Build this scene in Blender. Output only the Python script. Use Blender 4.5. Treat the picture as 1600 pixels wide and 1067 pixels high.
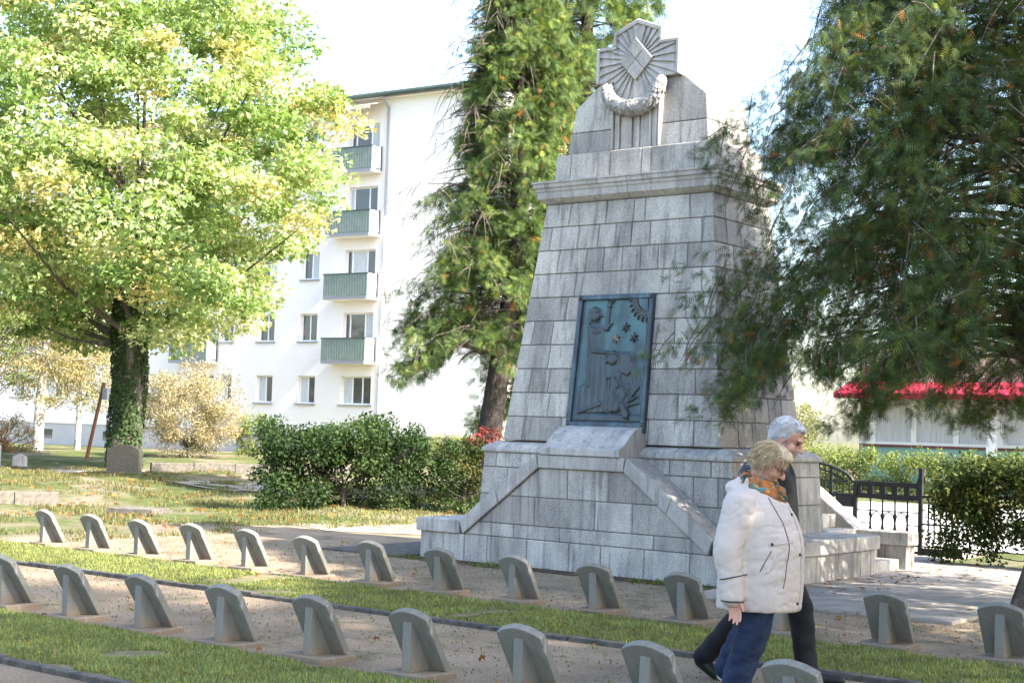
import bpy, bmesh, math, random
import numpy as np
from mathutils import Vector, Matrix, noise as mnoise
random.seed(7); rng = np.random.default_rng(11)
PI = math.pi
scene = bpy.context.scene
for o in list(bpy.data.objects): bpy.data.objects.remove(o, do_unlink=True)
COL = scene.collection

# ------------------------------------------------------------------ camera
F_PX, PITCH, ROLL, YAW = 2315.46, .058, .0315, .6593
CAM = Vector((9.6955, -13.8283, 1.62))
Rv = Vector((math.cos(YAW), math.sin(YAW), 0)); F0 = Vector((-math.sin(YAW), math.cos(YAW), 0)); Zv = Vector((0, 0, 1))
Fv = F0*math.cos(PITCH) + Zv*math.sin(PITCH); Uv = -F0*math.sin(PITCH) + Zv*math.cos(PITCH)
cX = Rv*math.cos(ROLL) + Uv*math.sin(ROLL); cY = -Rv*math.sin(ROLL) + Uv*math.cos(ROLL); cZ = -Fv
cd = bpy.data.cameras.new('camera'); cam = bpy.data.objects.new('camera', cd); COL.objects.link(cam)
cam.matrix_world = Matrix(((cX.x, cY.x, cZ.x, CAM.x), (cX.y, cY.y, cZ.y, CAM.y), (cX.z, cY.z, cZ.z, CAM.z), (0, 0, 0, 1)))
cd.sensor_width = 36; cd.sensor_fit = 'HORIZONTAL'; cd.lens = F_PX/1600*36; cd.clip_start = .1; cd.clip_end = 3000
scene.camera = cam
# ------------------------------------------------------------------ sky, sun, exposure
SUN_EL, SUN_AZ = math.radians(40), math.radians(87.5)      # azimuth clockwise from +Y
S = Vector((math.sin(SUN_AZ)*math.cos(SUN_EL), math.cos(SUN_AZ)*math.cos(SUN_EL), math.sin(SUN_EL)))
w = bpy.data.worlds.new('World'); scene.world = w; w.use_nodes = True
wn = w.node_tree.nodes; wl = w.node_tree.links
bg = wn['Background']; sky = wn.new('ShaderNodeTexSky'); sky.sky_type = 'NISHITA'; sky.sun_disc = False
sky.sun_elevation = SUN_EL; sky.sun_rotation = SUN_AZ; sky.air_density = 1.1; sky.dust_density = 2.0; sky.ozone_density = 1.0
wl.new(sky.outputs[0], bg.inputs[0]); bg.inputs[1].default_value = .15
sl = bpy.data.lights.new('sun', 'SUN'); sl.energy = 5.0; sl.angle = math.radians(.55); sl.color = (1, .91, .78)
sun = bpy.data.objects.new('sun', sl); COL.objects.link(sun); sun.rotation_euler = S.to_track_quat('Z', 'Y').to_euler()
scene.view_settings.view_transform = 'Standard'; scene.view_settings.look = 'None'
scene.view_settings.exposure = 2.18; scene.view_settings.gamma = 1.0; scene.view_settings.use_curve_mapping = False

# ------------------------------------------------------------------ helpers
def tag(o, label=None, cat=None, group=None, kind=None):
    if label: o['label'] = label
    if cat: o['category'] = cat
    if group: o['group'] = group
    if kind: o['kind'] = kind
    return o
def empty(name, label, cat, loc=(0, 0, 0), rz=0, group=None):
    o = bpy.data.objects.new(name, None); COL.objects.link(o); o.location = loc; o.rotation_euler = (0, 0, rz)
    o.empty_display_size = .2
    return tag(o, label, cat, group)
def link(name, me, m, parent=None, smooth=False):
    o = bpy.data.objects.new(name, me); COL.objects.link(o)
    if m is not None and len(me.materials) == 0: me.materials.append(m)
    if smooth:
        me.polygons.foreach_set('use_smooth', np.ones(len(me.polygons), bool))
    if parent is not None: o.parent = parent
    return o
def mobj(name, vs, fs, m, parent=None, smooth=False):
    me = bpy.data.meshes.new(name); me.from_pydata([tuple(v) for v in vs], [], fs); me.update()
    return link(name, me, m, parent, smooth)
class MB:
    def __init__(s): s.v = []; s.f = []
    def add(s, vs, fs):
        n = len(s.v); s.v += [tuple(v) for v in vs]; s.f += [tuple(i+n for i in f) for f in fs]; return s
    def box(s, x0, x1, y0, y1, z0, z1):
        return s.add([(x0,y0,z0),(x1,y0,z0),(x1,y1,z0),(x0,y1,z0),(x0,y0,z1),(x1,y0,z1),(x1,y1,z1),(x0,y1,z1)],
                     [(3,2,1,0),(4,5,6,7),(0,1,5,4),(1,2,6,5),(2,3,7,6),(3,0,4,7)])
    def tube(s, pts, rad, n=8, cap=True):
        pts = [Vector(p) for p in pts]
        if not hasattr(rad, '__len__'): rad = [rad]*len(pts)
        rings = []; up = None
        for i, p in enumerate(pts):
            d = (pts[min(i+1, len(pts)-1)] - pts[max(i-1, 0)]).normalized()
            if up is None: up = Vector((0, 0, 1)) if abs(d.z) < .9 else Vector((1, 0, 0))
            a = d.cross(up).normalized(); up = a.cross(d).normalized()
            rings.append([p + (a*math.cos(2*PI*k/n) + up*math.sin(2*PI*k/n))*rad[i] for k in range(n)])
        vs = [v for r in rings for v in r]; fs = []
        for i in range(len(pts)-1):
            for k in range(n):
                fs.append((i*n+k, (i+1)*n+k, (i+1)*n+(k+1) % n, i*n+(k+1) % n))
        if cap: fs += [tuple(range(n)), tuple((len(pts)-1)*n+k for k in reversed(range(n)))]
        return s.add(vs, fs)
    def prism(s, poly, y0, y1):      # polygon in XZ (counter-clockwise seen from -Y), extruded along Y
        n = len(poly)
        return s.add([(x, y0, z) for x, z in poly]+[(x, y1, z) for x, z in poly],
              [tuple(range(n)), tuple(reversed(range(n, 2*n)))]+[(i, i+n, (i+1) % n+n, (i+1) % n) for i in range(n)])
    def build(s, name, m, parent=None, smooth=False, bevel=0):
        o = mobj(name, s.v, s.f, m, parent, smooth)
        if bevel:
            b = o.modifiers.new('bevel', 'BEVEL'); b.width = bevel; b.segments = 2; b.limit_method = 'ANGLE'
        return o
def fast(name, V, T, m, col=None, parent=None):
    """big triangle mesh from numpy arrays, optional per-vertex colour"""
    me = bpy.data.meshes.new(name); V = np.ascontiguousarray(V, np.float32); T = np.ascontiguousarray(T, np.int32)
    me.vertices.add(len(V)); me.vertices.foreach_set('co', V.ravel())
    me.loops.add(T.size); me.loops.foreach_set('vertex_index', T.ravel())
    me.polygons.add(len(T)); me.polygons.foreach_set('loop_start', np.arange(0, T.size, 3, dtype=np.int32))
    try: me.polygons.foreach_set('loop_total', np.full(len(T), 3, np.int32))
    except Exception: pass
    if col is not None:
        a = me.color_attributes.new('Col', 'FLOAT_COLOR', 'POINT')
        a.data.foreach_set('color', np.c_[col, np.ones(len(col))].astype(np.float32).ravel())
    me.update(calc_edges=True); me.validate()
    return link(name, me, m, parent)
def unit(a): return a/np.maximum(np.linalg.norm(a, axis=-1, keepdims=True), 1e-9)
def scatter(name, tv, tf, pos, d, nrm, sc, col, m, parent=None):
    tv = np.asarray(tv, float); tf = np.asarray(tf, int); N, k = len(pos), len(tv)
    x = unit(d); y = unit(np.cross(nrm, x)); z = np.cross(x, y)
    sc = np.broadcast_to(np.asarray(sc, float), (N,))[:, None, None]
    V = pos[:, None, :] + sc*(tv[None, :, 0:1]*x[:, None] + tv[None, :, 1:2]*y[:, None] + tv[None, :, 2:3]*z[:, None])
    T = (tf[None] + (np.arange(N)*k)[:, None, None]).reshape(-1, 3)
    return fast(name, V.reshape(-1, 3), T, m, np.repeat(col, k, 0), parent)

# ------------------------------------------------------------------ materials
def newmat(name):
    m = bpy.data.materials.new(name); m.use_nodes = True
    nt = m.node_tree; b = nt.nodes['Principled BSDF']; return m, nt, b
def N(nt, t, **kw):
    n = nt.nodes.new(t)
    for k, v in kw.items(): setattr(n, k, v)
    return n
def noise_n(nt, vec, scale, detail=6, rough=.6):
    n = N(nt, 'ShaderNodeTexNoise'); n.inputs['Scale'].default_value = scale; n.inputs['Detail'].default_value = detail
    n.inputs['Roughness'].default_value = rough
    if vec is not None: nt.links.new(vec, n.inputs['Vector'])
    return n.outputs[0]
def ramp(nt, fac, a, b, ca, cb):
    r = N(nt, 'ShaderNodeValToRGB'); nt.links.new(fac, r.inputs[0])
    r.color_ramp.elements[0].position = a; r.color_ramp.elements[1].position = b
    r.color_ramp.elements[0].color = (*ca, 1) if len(ca) == 3 else ca; r.color_ramp.elements[1].color = (*cb, 1) if len(cb) == 3 else cb
    return r.outputs[0]
def mix(nt, fac, a, b, mode='MIX'):
    x = N(nt, 'ShaderNodeMix', data_type='RGBA', blend_type=mode)
    for s, v in ((0, fac), (6, a), (7, b)):
        if hasattr(v, 'is_linked') or hasattr(v, 'links'): nt.links.new(v, x.inputs[s])
        elif s == 0: x.inputs[0].default_value = v
        else: x.inputs[s].default_value = (*v, 1) if len(v) == 3 else v
    return x.outputs[2]
def stretch(nt, vec, sc):
    mp = N(nt, 'ShaderNodeMapping'); mp.inputs['Scale'].default_value = sc; nt.links.new(vec, mp.inputs[0]); return mp.outputs[0]
def bump(nt, b, h, strength, dist=.01):
    bn = N(nt, 'ShaderNodeBump'); bn.inputs['Strength'].default_value = strength; bn.inputs['Distance'].default_value = dist
    nt.links.new(h, bn.inputs['Height']); nt.links.new(bn.outputs[0], b.inputs['Normal'])
def objco(nt): return N(nt, 'ShaderNodeTexCoord').outputs['Object']
def simple(name, c1, c2=None, scale=8, rough=.75, spec=.3, bmp=0, bscale=40, metal=0, lo=.35, hi=.65, bd=.005, strv=None):
    m, nt, b = newmat(name); b.inputs['Roughness'].default_value = rough; b.inputs['Specular IOR Level'].default_value = spec
    b.inputs['Metallic'].default_value = metal
    co = objco(nt)
    if c2 is not None:
        v = stretch(nt, co, strv) if strv else co
        nt.links.new(ramp(nt, noise_n(nt, v, scale), lo, hi, c1, c2), b.inputs['Base Color'])
    else: b.inputs['Base Color'].default_value = (*c1, 1)
    if bmp: bump(nt, b, noise_n(nt, co, bscale), bmp, bd)
    return m
def granite(name, ca, cb, speck=.55, stain=.6, sc=1.0):
    m, nt, b = newmat(name); b.inputs['Roughness'].default_value = .85; b.inputs['Specular IOR Level'].default_value = .25
    co = objco(nt); oi = N(nt, 'ShaderNodeObjectInfo')
    base = ramp(nt, oi.outputs['Random'], 0, 1, ca, cb)
    sp = ramp(nt, noise_n(nt, co, 75*sc, 3, .7), .38, .62, (1-speck,)*3, (1.12,)*3)
    c = mix(nt, 1.0, base, sp, 'MULTIPLY')
    big = ramp(nt, noise_n(nt, stretch(nt, co, (2.2, 2.2, .9)), 1.6, 7, .65), .36, .62, (.62, .62, .64), (1.06, 1.05, 1.03))
    c = mix(nt, stain, c, big, 'MULTIPLY')
    st = ramp(nt, noise_n(nt, stretch(nt, co, (9, 9, .55)), 1.4, 5, .6), .52, .68, (1, 1, 1), (.52, .52, .51))
    c = mix(nt, stain, c, st, 'MULTIPLY')
    lime = ramp(nt, noise_n(nt, stretch(nt, co, (7, 7, .7)), 1.1, 4, .5), .68, .76, (0, 0, 0), (.5, .5, .5))
    c = mix(nt, lime, c, (.62, .62, .63))
    brown = ramp(nt, noise_n(nt, co, 2.3, 5, .6), .58, .75, (0, 0, 0), (.35, .35, .35))
    c = mix(nt, brown, c, (.25, .215, .175))
    nt.links.new(c, b.inputs['Base Color'])
    bump(nt, b, noise_n(nt, co, 110*sc, 4, .7), .5, .006)
    return m
def leafmat(name, trans=.35, rough=.55):
    m, nt, b = newmat(name); nt.nodes.remove(b)
    at = N(nt, 'ShaderNodeAttribute', attribute_name='Col')
    p = N(nt, 'ShaderNodeBsdfPrincipled'); p.inputs['Roughness'].default_value = rough; p.inputs['Specular IOR Level'].default_value = .12
    t = N(nt, 'ShaderNodeBsdfTranslucent'); mx = N(nt, 'ShaderNodeMixShader'); mx.inputs[0].default_value = trans
    br = N(nt, 'ShaderNodeMix', data_type='RGBA', blend_type='MULTIPLY'); br.inputs[0].default_value = 1; br.inputs[7].default_value = (1.25, 1.3, .6, 1)
    nt.links.new(at.outputs['Color'], p.inputs['Base Color']); nt.links.new(at.outputs['Color'], br.inputs[6]); nt.links.new(br.outputs[2], t.inputs[0])
    nt.links.new(p.outputs[0], mx.inputs[1]); nt.links.new(t.outputs[0], mx.inputs[2])
    nt.links.new(mx.outputs[0], nt.nodes['Material Output'].inputs[0]); return m
M = {}
M['stone'] = granite('granite', (.34, .328, .31), (.54, .52, .485), .34, .9)
M['stone_fine'] = granite('granite fine', (.42, .408, .39), (.48, .465, .445), .2, .75)
M['cope'] = granite('granite coping', (.41, .398, .38), (.48, .462, .435), .22, .85)
M['mortar'] = simple('mortar', (.09, .086, .082), (.19, .18, .172), 9, .95)
M['head'] = granite('cast stone', (.185, .183, .162), (.225, .22, .198), .16, .35, 1.6)
def splash(m):
    nt = m.node_tree; b = nt.nodes['Principled BSDF']; src = b.inputs['Base Color'].links[0].from_socket; co = objco(nt)
    sp = N(nt, 'ShaderNodeSeparateXYZ'); nt.links.new(co, sp.inputs[0]); ad = N(nt, 'ShaderNodeMath', operation='MULTIPLY_ADD'); nt.links.new(noise_n(nt, co, 18, 4), ad.inputs[0]); ad.inputs[1].default_value = .16; nt.links.new(sp.outputs[2], ad.inputs[2])
    f = ramp(nt, ad.outputs[0], .10, .22, (.8, .8, .8), (0, 0, 0)); c = mix(nt, f, src, (.20, .145, .095))
    li = ramp(nt, noise_n(nt, co, 22, 5, .7), .62, .70, (0, 0, 0), (.6, .6, .6)); c = mix(nt, li, c, (.13, .14, .10)); nt.links.new(c, b.inputs['Base Color'])
splash(M['head'])
M['bronze'] = None
def bronze():
    m, nt, b = newmat('bronze'); b.inputs['Roughness'].default_value = .5; b.inputs['Metallic'].default_value = .35
    co = objco(nt)
    c = ramp(nt, noise_n(nt, stretch(nt, co, (3, 3, 1.2)), 2.2, 7, .65), .42, .66, (.042, .055, .075), (.085, .15, .18))
    c = mix(nt, ramp(nt, noise_n(nt, co, 30, 4), .5, .7, (0, 0, 0), (.6, .6, .6)), c, (.055, .06, .065))
    nt.links.new(c, b.inputs['Base Color']); bump(nt, b, noise_n(nt, co, 60), .3, .004); return m
M['bronze'] = bronze()
M['bronze_worn'] = simple('bronze worn', (.05, .055, .06), (.085, .085, .085), 20, .45, metal=.4)
M['star'] = simple('bronze bright', (.20, .17, .14), (.28, .25, .21), 30, .45, metal=.3)
def gravel():
    m, nt, b = newmat('gravel'); b.inputs['Roughness'].default_value = .95; b.inputs['Specular IOR Level'].default_value = .15
    co = objco(nt)
    c = ramp(nt, noise_n(nt, co, 55, 5, .75), .3, .7, (.17, .128, .09), (.42, .345, .26))
    p = ramp(nt, noise_n(nt, co, 1.1, 6, .6), .35, .65, (.72, .70, .68), (1.1, 1.08, 1.05)); c = mix(nt, 1, c, p, 'MULTIPLY')
    g = ramp(nt, noise_n(nt, co, 1.7, 8, .72), .54, .66, (0, 0, 0), (.75, .75, .75)); c = mix(nt, g, c, (.085, .10, .04))
    nt.links.new(c, b.inputs['Base Color']); bump(nt, b, noise_n(nt, co, 90, 3, .8), .9, .02); return m
M['gravel'] = gravel()
def soilgrass():
    m, nt, b = newmat('turf'); b.inputs['Roughness'].default_value = .95; b.inputs['Specular IOR Level'].default_value = .1
    co = objco(nt)
    g = ramp(nt, noise_n(nt, co, 6, 7, .7), .35, .65, (.045, .065, .02), (.12, .135, .05))
    d = ramp(nt, noise_n(nt, co, 40, 5, .7), .35, .65, (.13, .10, .07), (.28, .235, .18))
    f = ramp(nt, noise_n(nt, co, .33, 6, .65), .47, .60, (0, 0, 0), (1, 1, 1))
    nt.links.new(mix(nt, f, g, d), b.inputs['Base Color']); bump(nt, b, noise_n(nt, co, 30, 5, .7), .8, .04); return m
M['turf'] = soilgrass()
M['grassbase'] = simple('lawn soil', (.11, .105, .05), (.19, .165, .10), 9, .95, .1, .6, 50)
M['kerb'] = simple('edging stone', (.05, .048, .045), (.115, .11, .10), 14, .9, .2, .6, 60)
M['paving'] = simple('paving', (.24, .215, .19), (.36, .33, .295), 3.5, .9, .2, .5, 80)
M['sand'] = simple('sandy path', (.24, .20, .155), (.36, .31, .25), 4, .95, .1, .7, 60)
M['road'] = simple('pale road', (.40, .39, .38), (.50, .49, .47), 1.5, .9, .2, .3, 60)
M['bark'] = simple('bark', (.055, .045, .038), (.17, .145, .125), 3.5, .95, .1, 1.0, 14, bd=.05, strv=(6, 6, .5))
M['bark_dark'] = simple('dark bark', (.03, .026, .024), (.085, .072, .066), 3.5, .95, .1, 1.0, 14, bd=.05, strv=(6, 6, .5))
M['bark_birch'] = simple('birch bark', (.16, .14, .12), (.50, .48, .45), 3, .9, .1, .4, 20)
M['leaf'] = leafmat('leaf', .38); M['thuja'] = leafmat('thuja sprays', .22, .6); M['grass'] = leafmat('grass blades', .3)
M['iron'] = simple('black iron', (.010, .010, .011), (.022, .021, .02), 20, .5, .4)
M['white_wall'] = simple('white render', (.80, .765, .74), (.82, .79, .765), .6, .9, .15, .2, 50)
M['pink_wall'] = simple('pale pink render', (.79, .73, .715), (.82, .77, .755), .5, .9, .15, .2, 50)
M['base_wall'] = simple('grey plinth render', (.42, .41, .42), (.48, .47, .47), .8, .9)
M['frame'] = simple('white frame', (.80, .80, .80), None, rough=.5)
M['sill'] = simple('grey sill', (.28, .29, .32), None, rough=.5)
M['green_panel'] = simple('green balcony sheet', (.18, .225, .205), (.215, .265, .24), 3, .55)
M['green_dark'] = simple('green balcony rail', (.05, .075, .07), None, rough=.5)
M['glass'] = None
def glass():
    m, nt, b = newmat('window glass'); b.inputs['Base Color'].default_value = (.05, .055, .06, 1); b.inputs['Roughness'].default_value = .04
    b.inputs['Specular IOR Level'].default_value = .8; return m
M['glass'] = glass()
M['curtain'] = simple('curtain', (.42, .44, .47), (.62, .63, .65), 6, .9, .1, strv=(8, 8, .3))
M['curtain_brown'] = simple('brown curtain', (.16, .12, .10), (.26, .20, .17), 6, .9, .1, strv=(8, 8, .3))
M['turquoise'] = simple('turquoise cladding', (.20, .36, .34), (.24, .41, .385), 1, .6)
M['maroon'] = simple('maroon trim', (.16, .05, .06), None, rough=.6)
M['red'] = simple('red awning', (.48, .022, .06), (.60, .04, .10), 3, .8)
M['beige'] = simple('beige header', (.55, .50, .42), None)
M['roof'] = simple('dark roof', (.10, .10, .105), (.14, .14, .14), 2, .8)
M['rust'] = simple('rusty steel', (.13, .05, .03), (.22, .09, .05), 12, .9)
M['grave'] = simple('brown granite', (.085, .07, .055), (.15, .125, .10), 26, .22, .5, 0)
M['grave_rough'] = simple('hewn granite', (.085, .075, .065), (.16, .145, .125), 12, .9, .2, .7, 40)

# ------------------------------------------------------------------ ground
def mound(x, y):
    z = 0.
    # uneven grave plots on the left, behind the first row
    m = max(0, min(1, (-6.2-x)/3.0))*max(0, min(1, (y+4.5)/3.5))*max(0, min(1, (60-abs(x))/20))
    z += m*(.10 + .22*mnoise.noise(Vector((x*.22, y*.22, 3.1))) + .09*mnoise.noise(Vector((x*.9, y*.9, 1.7))))
    return max(z, -.05)
def grid_axis(c, n=150, far=420, near=.09):
    t = np.linspace(-1, 1, n); k = 8.2
    return c + np.sinh(t*k)/np.sinh(k)*far
gx = grid_axis(-10, 190); gy = grid_axis(3, 190)
gv = [(x, y, mound(x, y)-.012) for y in gy for x in gx]; nx = len(gx)
gf = [(j*nx+i, j*nx+i+1, (j+1)*nx+i+1, (j+1)*nx+i) for j in range(len(gy)-1) for i in range(nx-1)]
g = mobj('ground', gv, gf, M['turf'], smooth=True); tag(g, kind='structure')
def sheet(name, poly, z, m, kind='structure'):
    o = mobj(name, [(x, y, z) for x, y in poly], [tuple(range(len(poly)))], m); return tag(o, kind=kind)
def strip(name, x0, x1, y0, y1, z, m): return sheet(name, [(x0, y0), (x1, y0), (x1, y1), (x0, y1)], z, m)
gp = [(-7.6, -14.5), (24, -14.5), (24, 3.2), (2, 3.4), (-3.5, 4.4), (-6.6, 3.4), (-7.6, 1.5), (-6.7, -.6), (-7.2, -2.4)]
sheet('gravel', gp, .004, M['gravel'])
sheet('sandy_path', [(-7.3, 2.6), (-5.9, 2.0), (-4.3, 3.0), (-3.2, 4.6), (-2.6, 7.8), (-4.4, 8.3), (-6.2, 5.4)], .012, M['sand'])
sp_v = [(-16.1, 8.9, mound(-16.1, 8.9)+.02)]+[(-16.1+2.0*math.cos(a)*(1+.2*math.sin(3*a)), 8.9+1.7*math.sin(a)*(1+.15*math.cos(2*a)), mound(-16.1+2.0*math.cos(a)*(1+.2*math.sin(3*a)), 8.9+1.7*math.sin(a)*(1+.15*math.cos(2*a)))+.01) for a in np.linspace(0, 2*PI, 25)[:-1]]
tag(mobj('sand_patch', sp_v, [(0, 1+i, 1+(i+1) % 24) for i in range(24)], M['sand']), kind='structure')
road = strip('road', -160, 160, 8.2, 22.4, .008, M['road'])

# lawns: soil bed plus blades, edging stones in front
def blades(name, label, x0, x1, y0, y1, n, h, z0, seedcol, edge=.05, zf=None, cat='grass', width=.006, bare=-.55):
    px = rng.uniform(x0, x1, n); py = rng.uniform(y0, y1, n)
    e = np.array([mnoise.noise(Vector((a*3.1, b*3.1, 9))) for a, b in zip(px, py)])
    e2 = np.array([mnoise.noise(Vector((a*.9, b*.9, 4)))+.5*mnoise.noise(Vector((a*2.4, b*2.4, 14))) for a, b in zip(px, py)]); keep = (np.minimum(py-y0, y1-py) > edge*(.5+e)) & (e2 > bare) ; px, py, e = px[keep], py[keep], e[keep]; n = len(px)
    z = np.full(n, z0) if zf is None else np.array([zf(a, b) for a, b in zip(px, py)])
    az = rng.uniform(0, 2*PI, n); lean = rng.uniform(.1, .8, n); hh = h*rng.uniform(.5, 1.25, n)*(1+.5*e)
    b0 = np.c_[px, py, z]; side = np.c_[np.cos(az+PI/2), np.sin(az+PI/2), np.zeros(n)]*(width*rng.uniform(.7, 1.5, n))[:, None]
    tip = b0 + np.c_[np.cos(az)*lean*hh, np.sin(az)*lean*hh, hh*np.sqrt(1-.6*lean**2)]
    V = np.stack([b0-side, b0+side, tip], 1).reshape(-1, 3); T = np.arange(3*n).reshape(-1, 3)
    c = np.array(seedcol)[None]*rng.uniform(.65, 1.35, (n, 1))*(1+.35*e[:, None])
    y = rng.random(n) < .12; c[y] = c[y]*np.array([1.6, 1.25, .9])
    o = fast(name, V, T, M['grass'], np.repeat(c, 3, 0)); return tag(o, label, cat, kind='stuff')
strip('lawn_bed', -7.3, 14, -4.40, -3.02, .016, M['grassbase']); strip('lawn_bed', -4.0, 14, -8.12, -6.74, .016, M['grassbase'])
GC = (.175, .205, .075)
blades('grass_strip', 'short green grass of the lawn strip before the back row of headstones', -7.3, 10, -4.38, -2.95, 85000, .034, .014, GC, bare=-.46, edge=.14)
blades('grass_strip', 'short green grass of the lawn strip at the bottom edge of the picture', -2.5, 7.5, -8.10, -6.68, 110000, .034, .014, (.20, .235, .09), bare=-.5, edge=.14)
blades('moss_and_weeds', 'thin weeds and moss scattered over the gravel', -7.3, 9, -6.4, -.2, 9000, .02, .004, (.13, .15, .06))
blades('rough_grass', 'unmown grass and weeds over the old grave plots on the left', -27, -6.2, -2.6, 14, 130000, .085, 0, (.135, .135, .06), zf=lambda a, b: mound(a, b)-.015, width=.009, bare=.10)
blades('rough_grass', 'grass tufts at the foot of the dark green shrub', -10.5, -5.0, 2.8, 6.5, 9000, .05, 0, (.14, .155, .06), zf=lambda a, b: mound(a, b)-.01, width=.008)
def edging(label, x0, x1, y):
    e = empty('lawn_edging', label, 'kerb', (x0, y, 0)); x = x0
    while x < x1:
        L = random.uniform(.8, 1.0); h = random.uniform(.035, .055)
        b = MB().box(x-x0+.004, x-x0+L-.004, -.035+random.uniform(-.006, .006), .035, -.03, h).build('edging_stone', M['kerb'], e, bevel=.008); x += L
edging('dark narrow stone edging of the lawn strip behind the front headstones', -7.3, 10, -4.43)
edging('dark narrow stone edging at the lower left corner of the picture', -3.5, 9, -8.15)
# fallen leaves
def fallen(n, x0, x1, y0, y1, zf, size, cols, label):
    p = np.c_[rng.uniform(x0, x1, n), rng.uniform(y0, y1, n), np.zeros(n)]; p[:, 2] = [zf(a, b) for a, b in p[:, :2]]
    d = np.c_[rng.normal(size=(n, 2)), rng.normal(size=n)*.25]; nr = np.c_[rng.normal(size=(n, 2))*.3, np.ones(n)]
    c = np.array(cols)[rng.integers(0, len(cols), n)]*rng.uniform(.6, 1.3, (n, 1))
    o = scatter('fallen_leaves', LEAF5[0], LEAF5[1], p, d, nr, size*rng.uniform(.6, 1.3, n), c, M['leaf']); return tag(o, label, 'leaves', kind='stuff')
def star_leaf(lobes, r0=.45):
    vs = [(0, 0, 0)]; fs = []
    for i in range(lobes):
        a = -2.3 + 4.6*i/(lobes-1); L = 1 - .28*abs(i-(lobes-1)/2)/((lobes-1)/2)
        vs.append((L*math.cos(a), L*math.sin(a), -.12*abs(a)))
        if i < lobes-1:
            a2 = a+4.6/(lobes-1)/2; vs.append((r0*math.cos(a2), r0*math.sin(a2), .02))
    for i in range(1, len(vs)-1): fs.append((0, i, i+1))
    return vs, fs
LEAF5 = star_leaf(5); LEAFM = star_leaf(3, .6); LEAF3 = star_leaf(3, .5)
OVAL = ([(-.5, 0, 0), (-.1, .3, .05), (.5, 0, -.03), (-.1, -.3, .05)], [(0, 2, 1), (0, 3, 2)])
AUT = [(.22, .09, .03), (.28, .14, .05), (.18, .07, .03), (.32, .20, .06)]
fallen(900, -7, 7, -8, 1, lambda a, b: .03, .035, AUT, 'small brown fallen leaves on lawn and gravel')
fallen(120, 2.4, 6.5, -2.4, 6, lambda a, b: .04, .04, AUT, 'brown fallen leaves on the paving by the monument steps')
fallen(900, -24, -7, -1, 13, lambda a, b: mound(a, b)+.05, .07, AUT, 'brown fallen leaves over the old grave plots')
fallen(90, 2.4, 3.2, .2, 4.4, lambda a, b: .045, .035, AUT, 'leaf litter drifted against the monument base')
M['soil'] = simple('dark soil', (.045, .036, .028), (.10, .08, .062), 14, .95, .1, .8, 50)
tag(mobj('soil', [(x, -.30+.09*mnoise.noise(Vector((x*1.7, 0, 5))), .009) for x in np.linspace(-2.5, 2.5, 40)]+[(x, .06, .009) for x in np.linspace(2.5, -2.5, 40)], [(i, i+1, 78-i, 79-i) for i in range(39)], M['soil']), kind='structure')
blades('weeds', 'weeds growing along the foot of the monument wall', -2.6, 2.5, -.42, .0, 2600, .05, .005, (.13, .16, .05), bare=.0)
# paving by the monument: separate slabs
def slabs(name, label, xs, ys, z, m):
    e = empty(name, label, 'paving')
    for i in range(len(xs)-1):
        for j in range(len(ys)-1):
            MB().box(xs[i]+.006, xs[i+1]-.006, ys[j]+.006, ys[j+1]-.006, -.05, z+random.uniform(-.003, .003)).build('paving_slab', m, e, bevel=.006)
    return e
slabs('paved_apron', 'pale stone paving in front of the side steps of the monument', [2.0, 2.7, 3.4, 4.08, 4.75], [-.98, -.1, .8, 1.7, 2.6, 3.5, 4.4, 5.3], .035, M['paving'])
slabs('paved_apron', 'dark stone paving beside the left end of the monument', [-3.75, -3.1, -2.46], [-.3, .7, 1.7, 2.7], .03, M['kerb'])
slabs('paved_apron', 'sunlit paving between the monument steps and the iron gate', [-.6, .5, 1.6, 2.0], [4.0, 5.2, 6.4, 7.6], .03, M['paving'])

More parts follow.
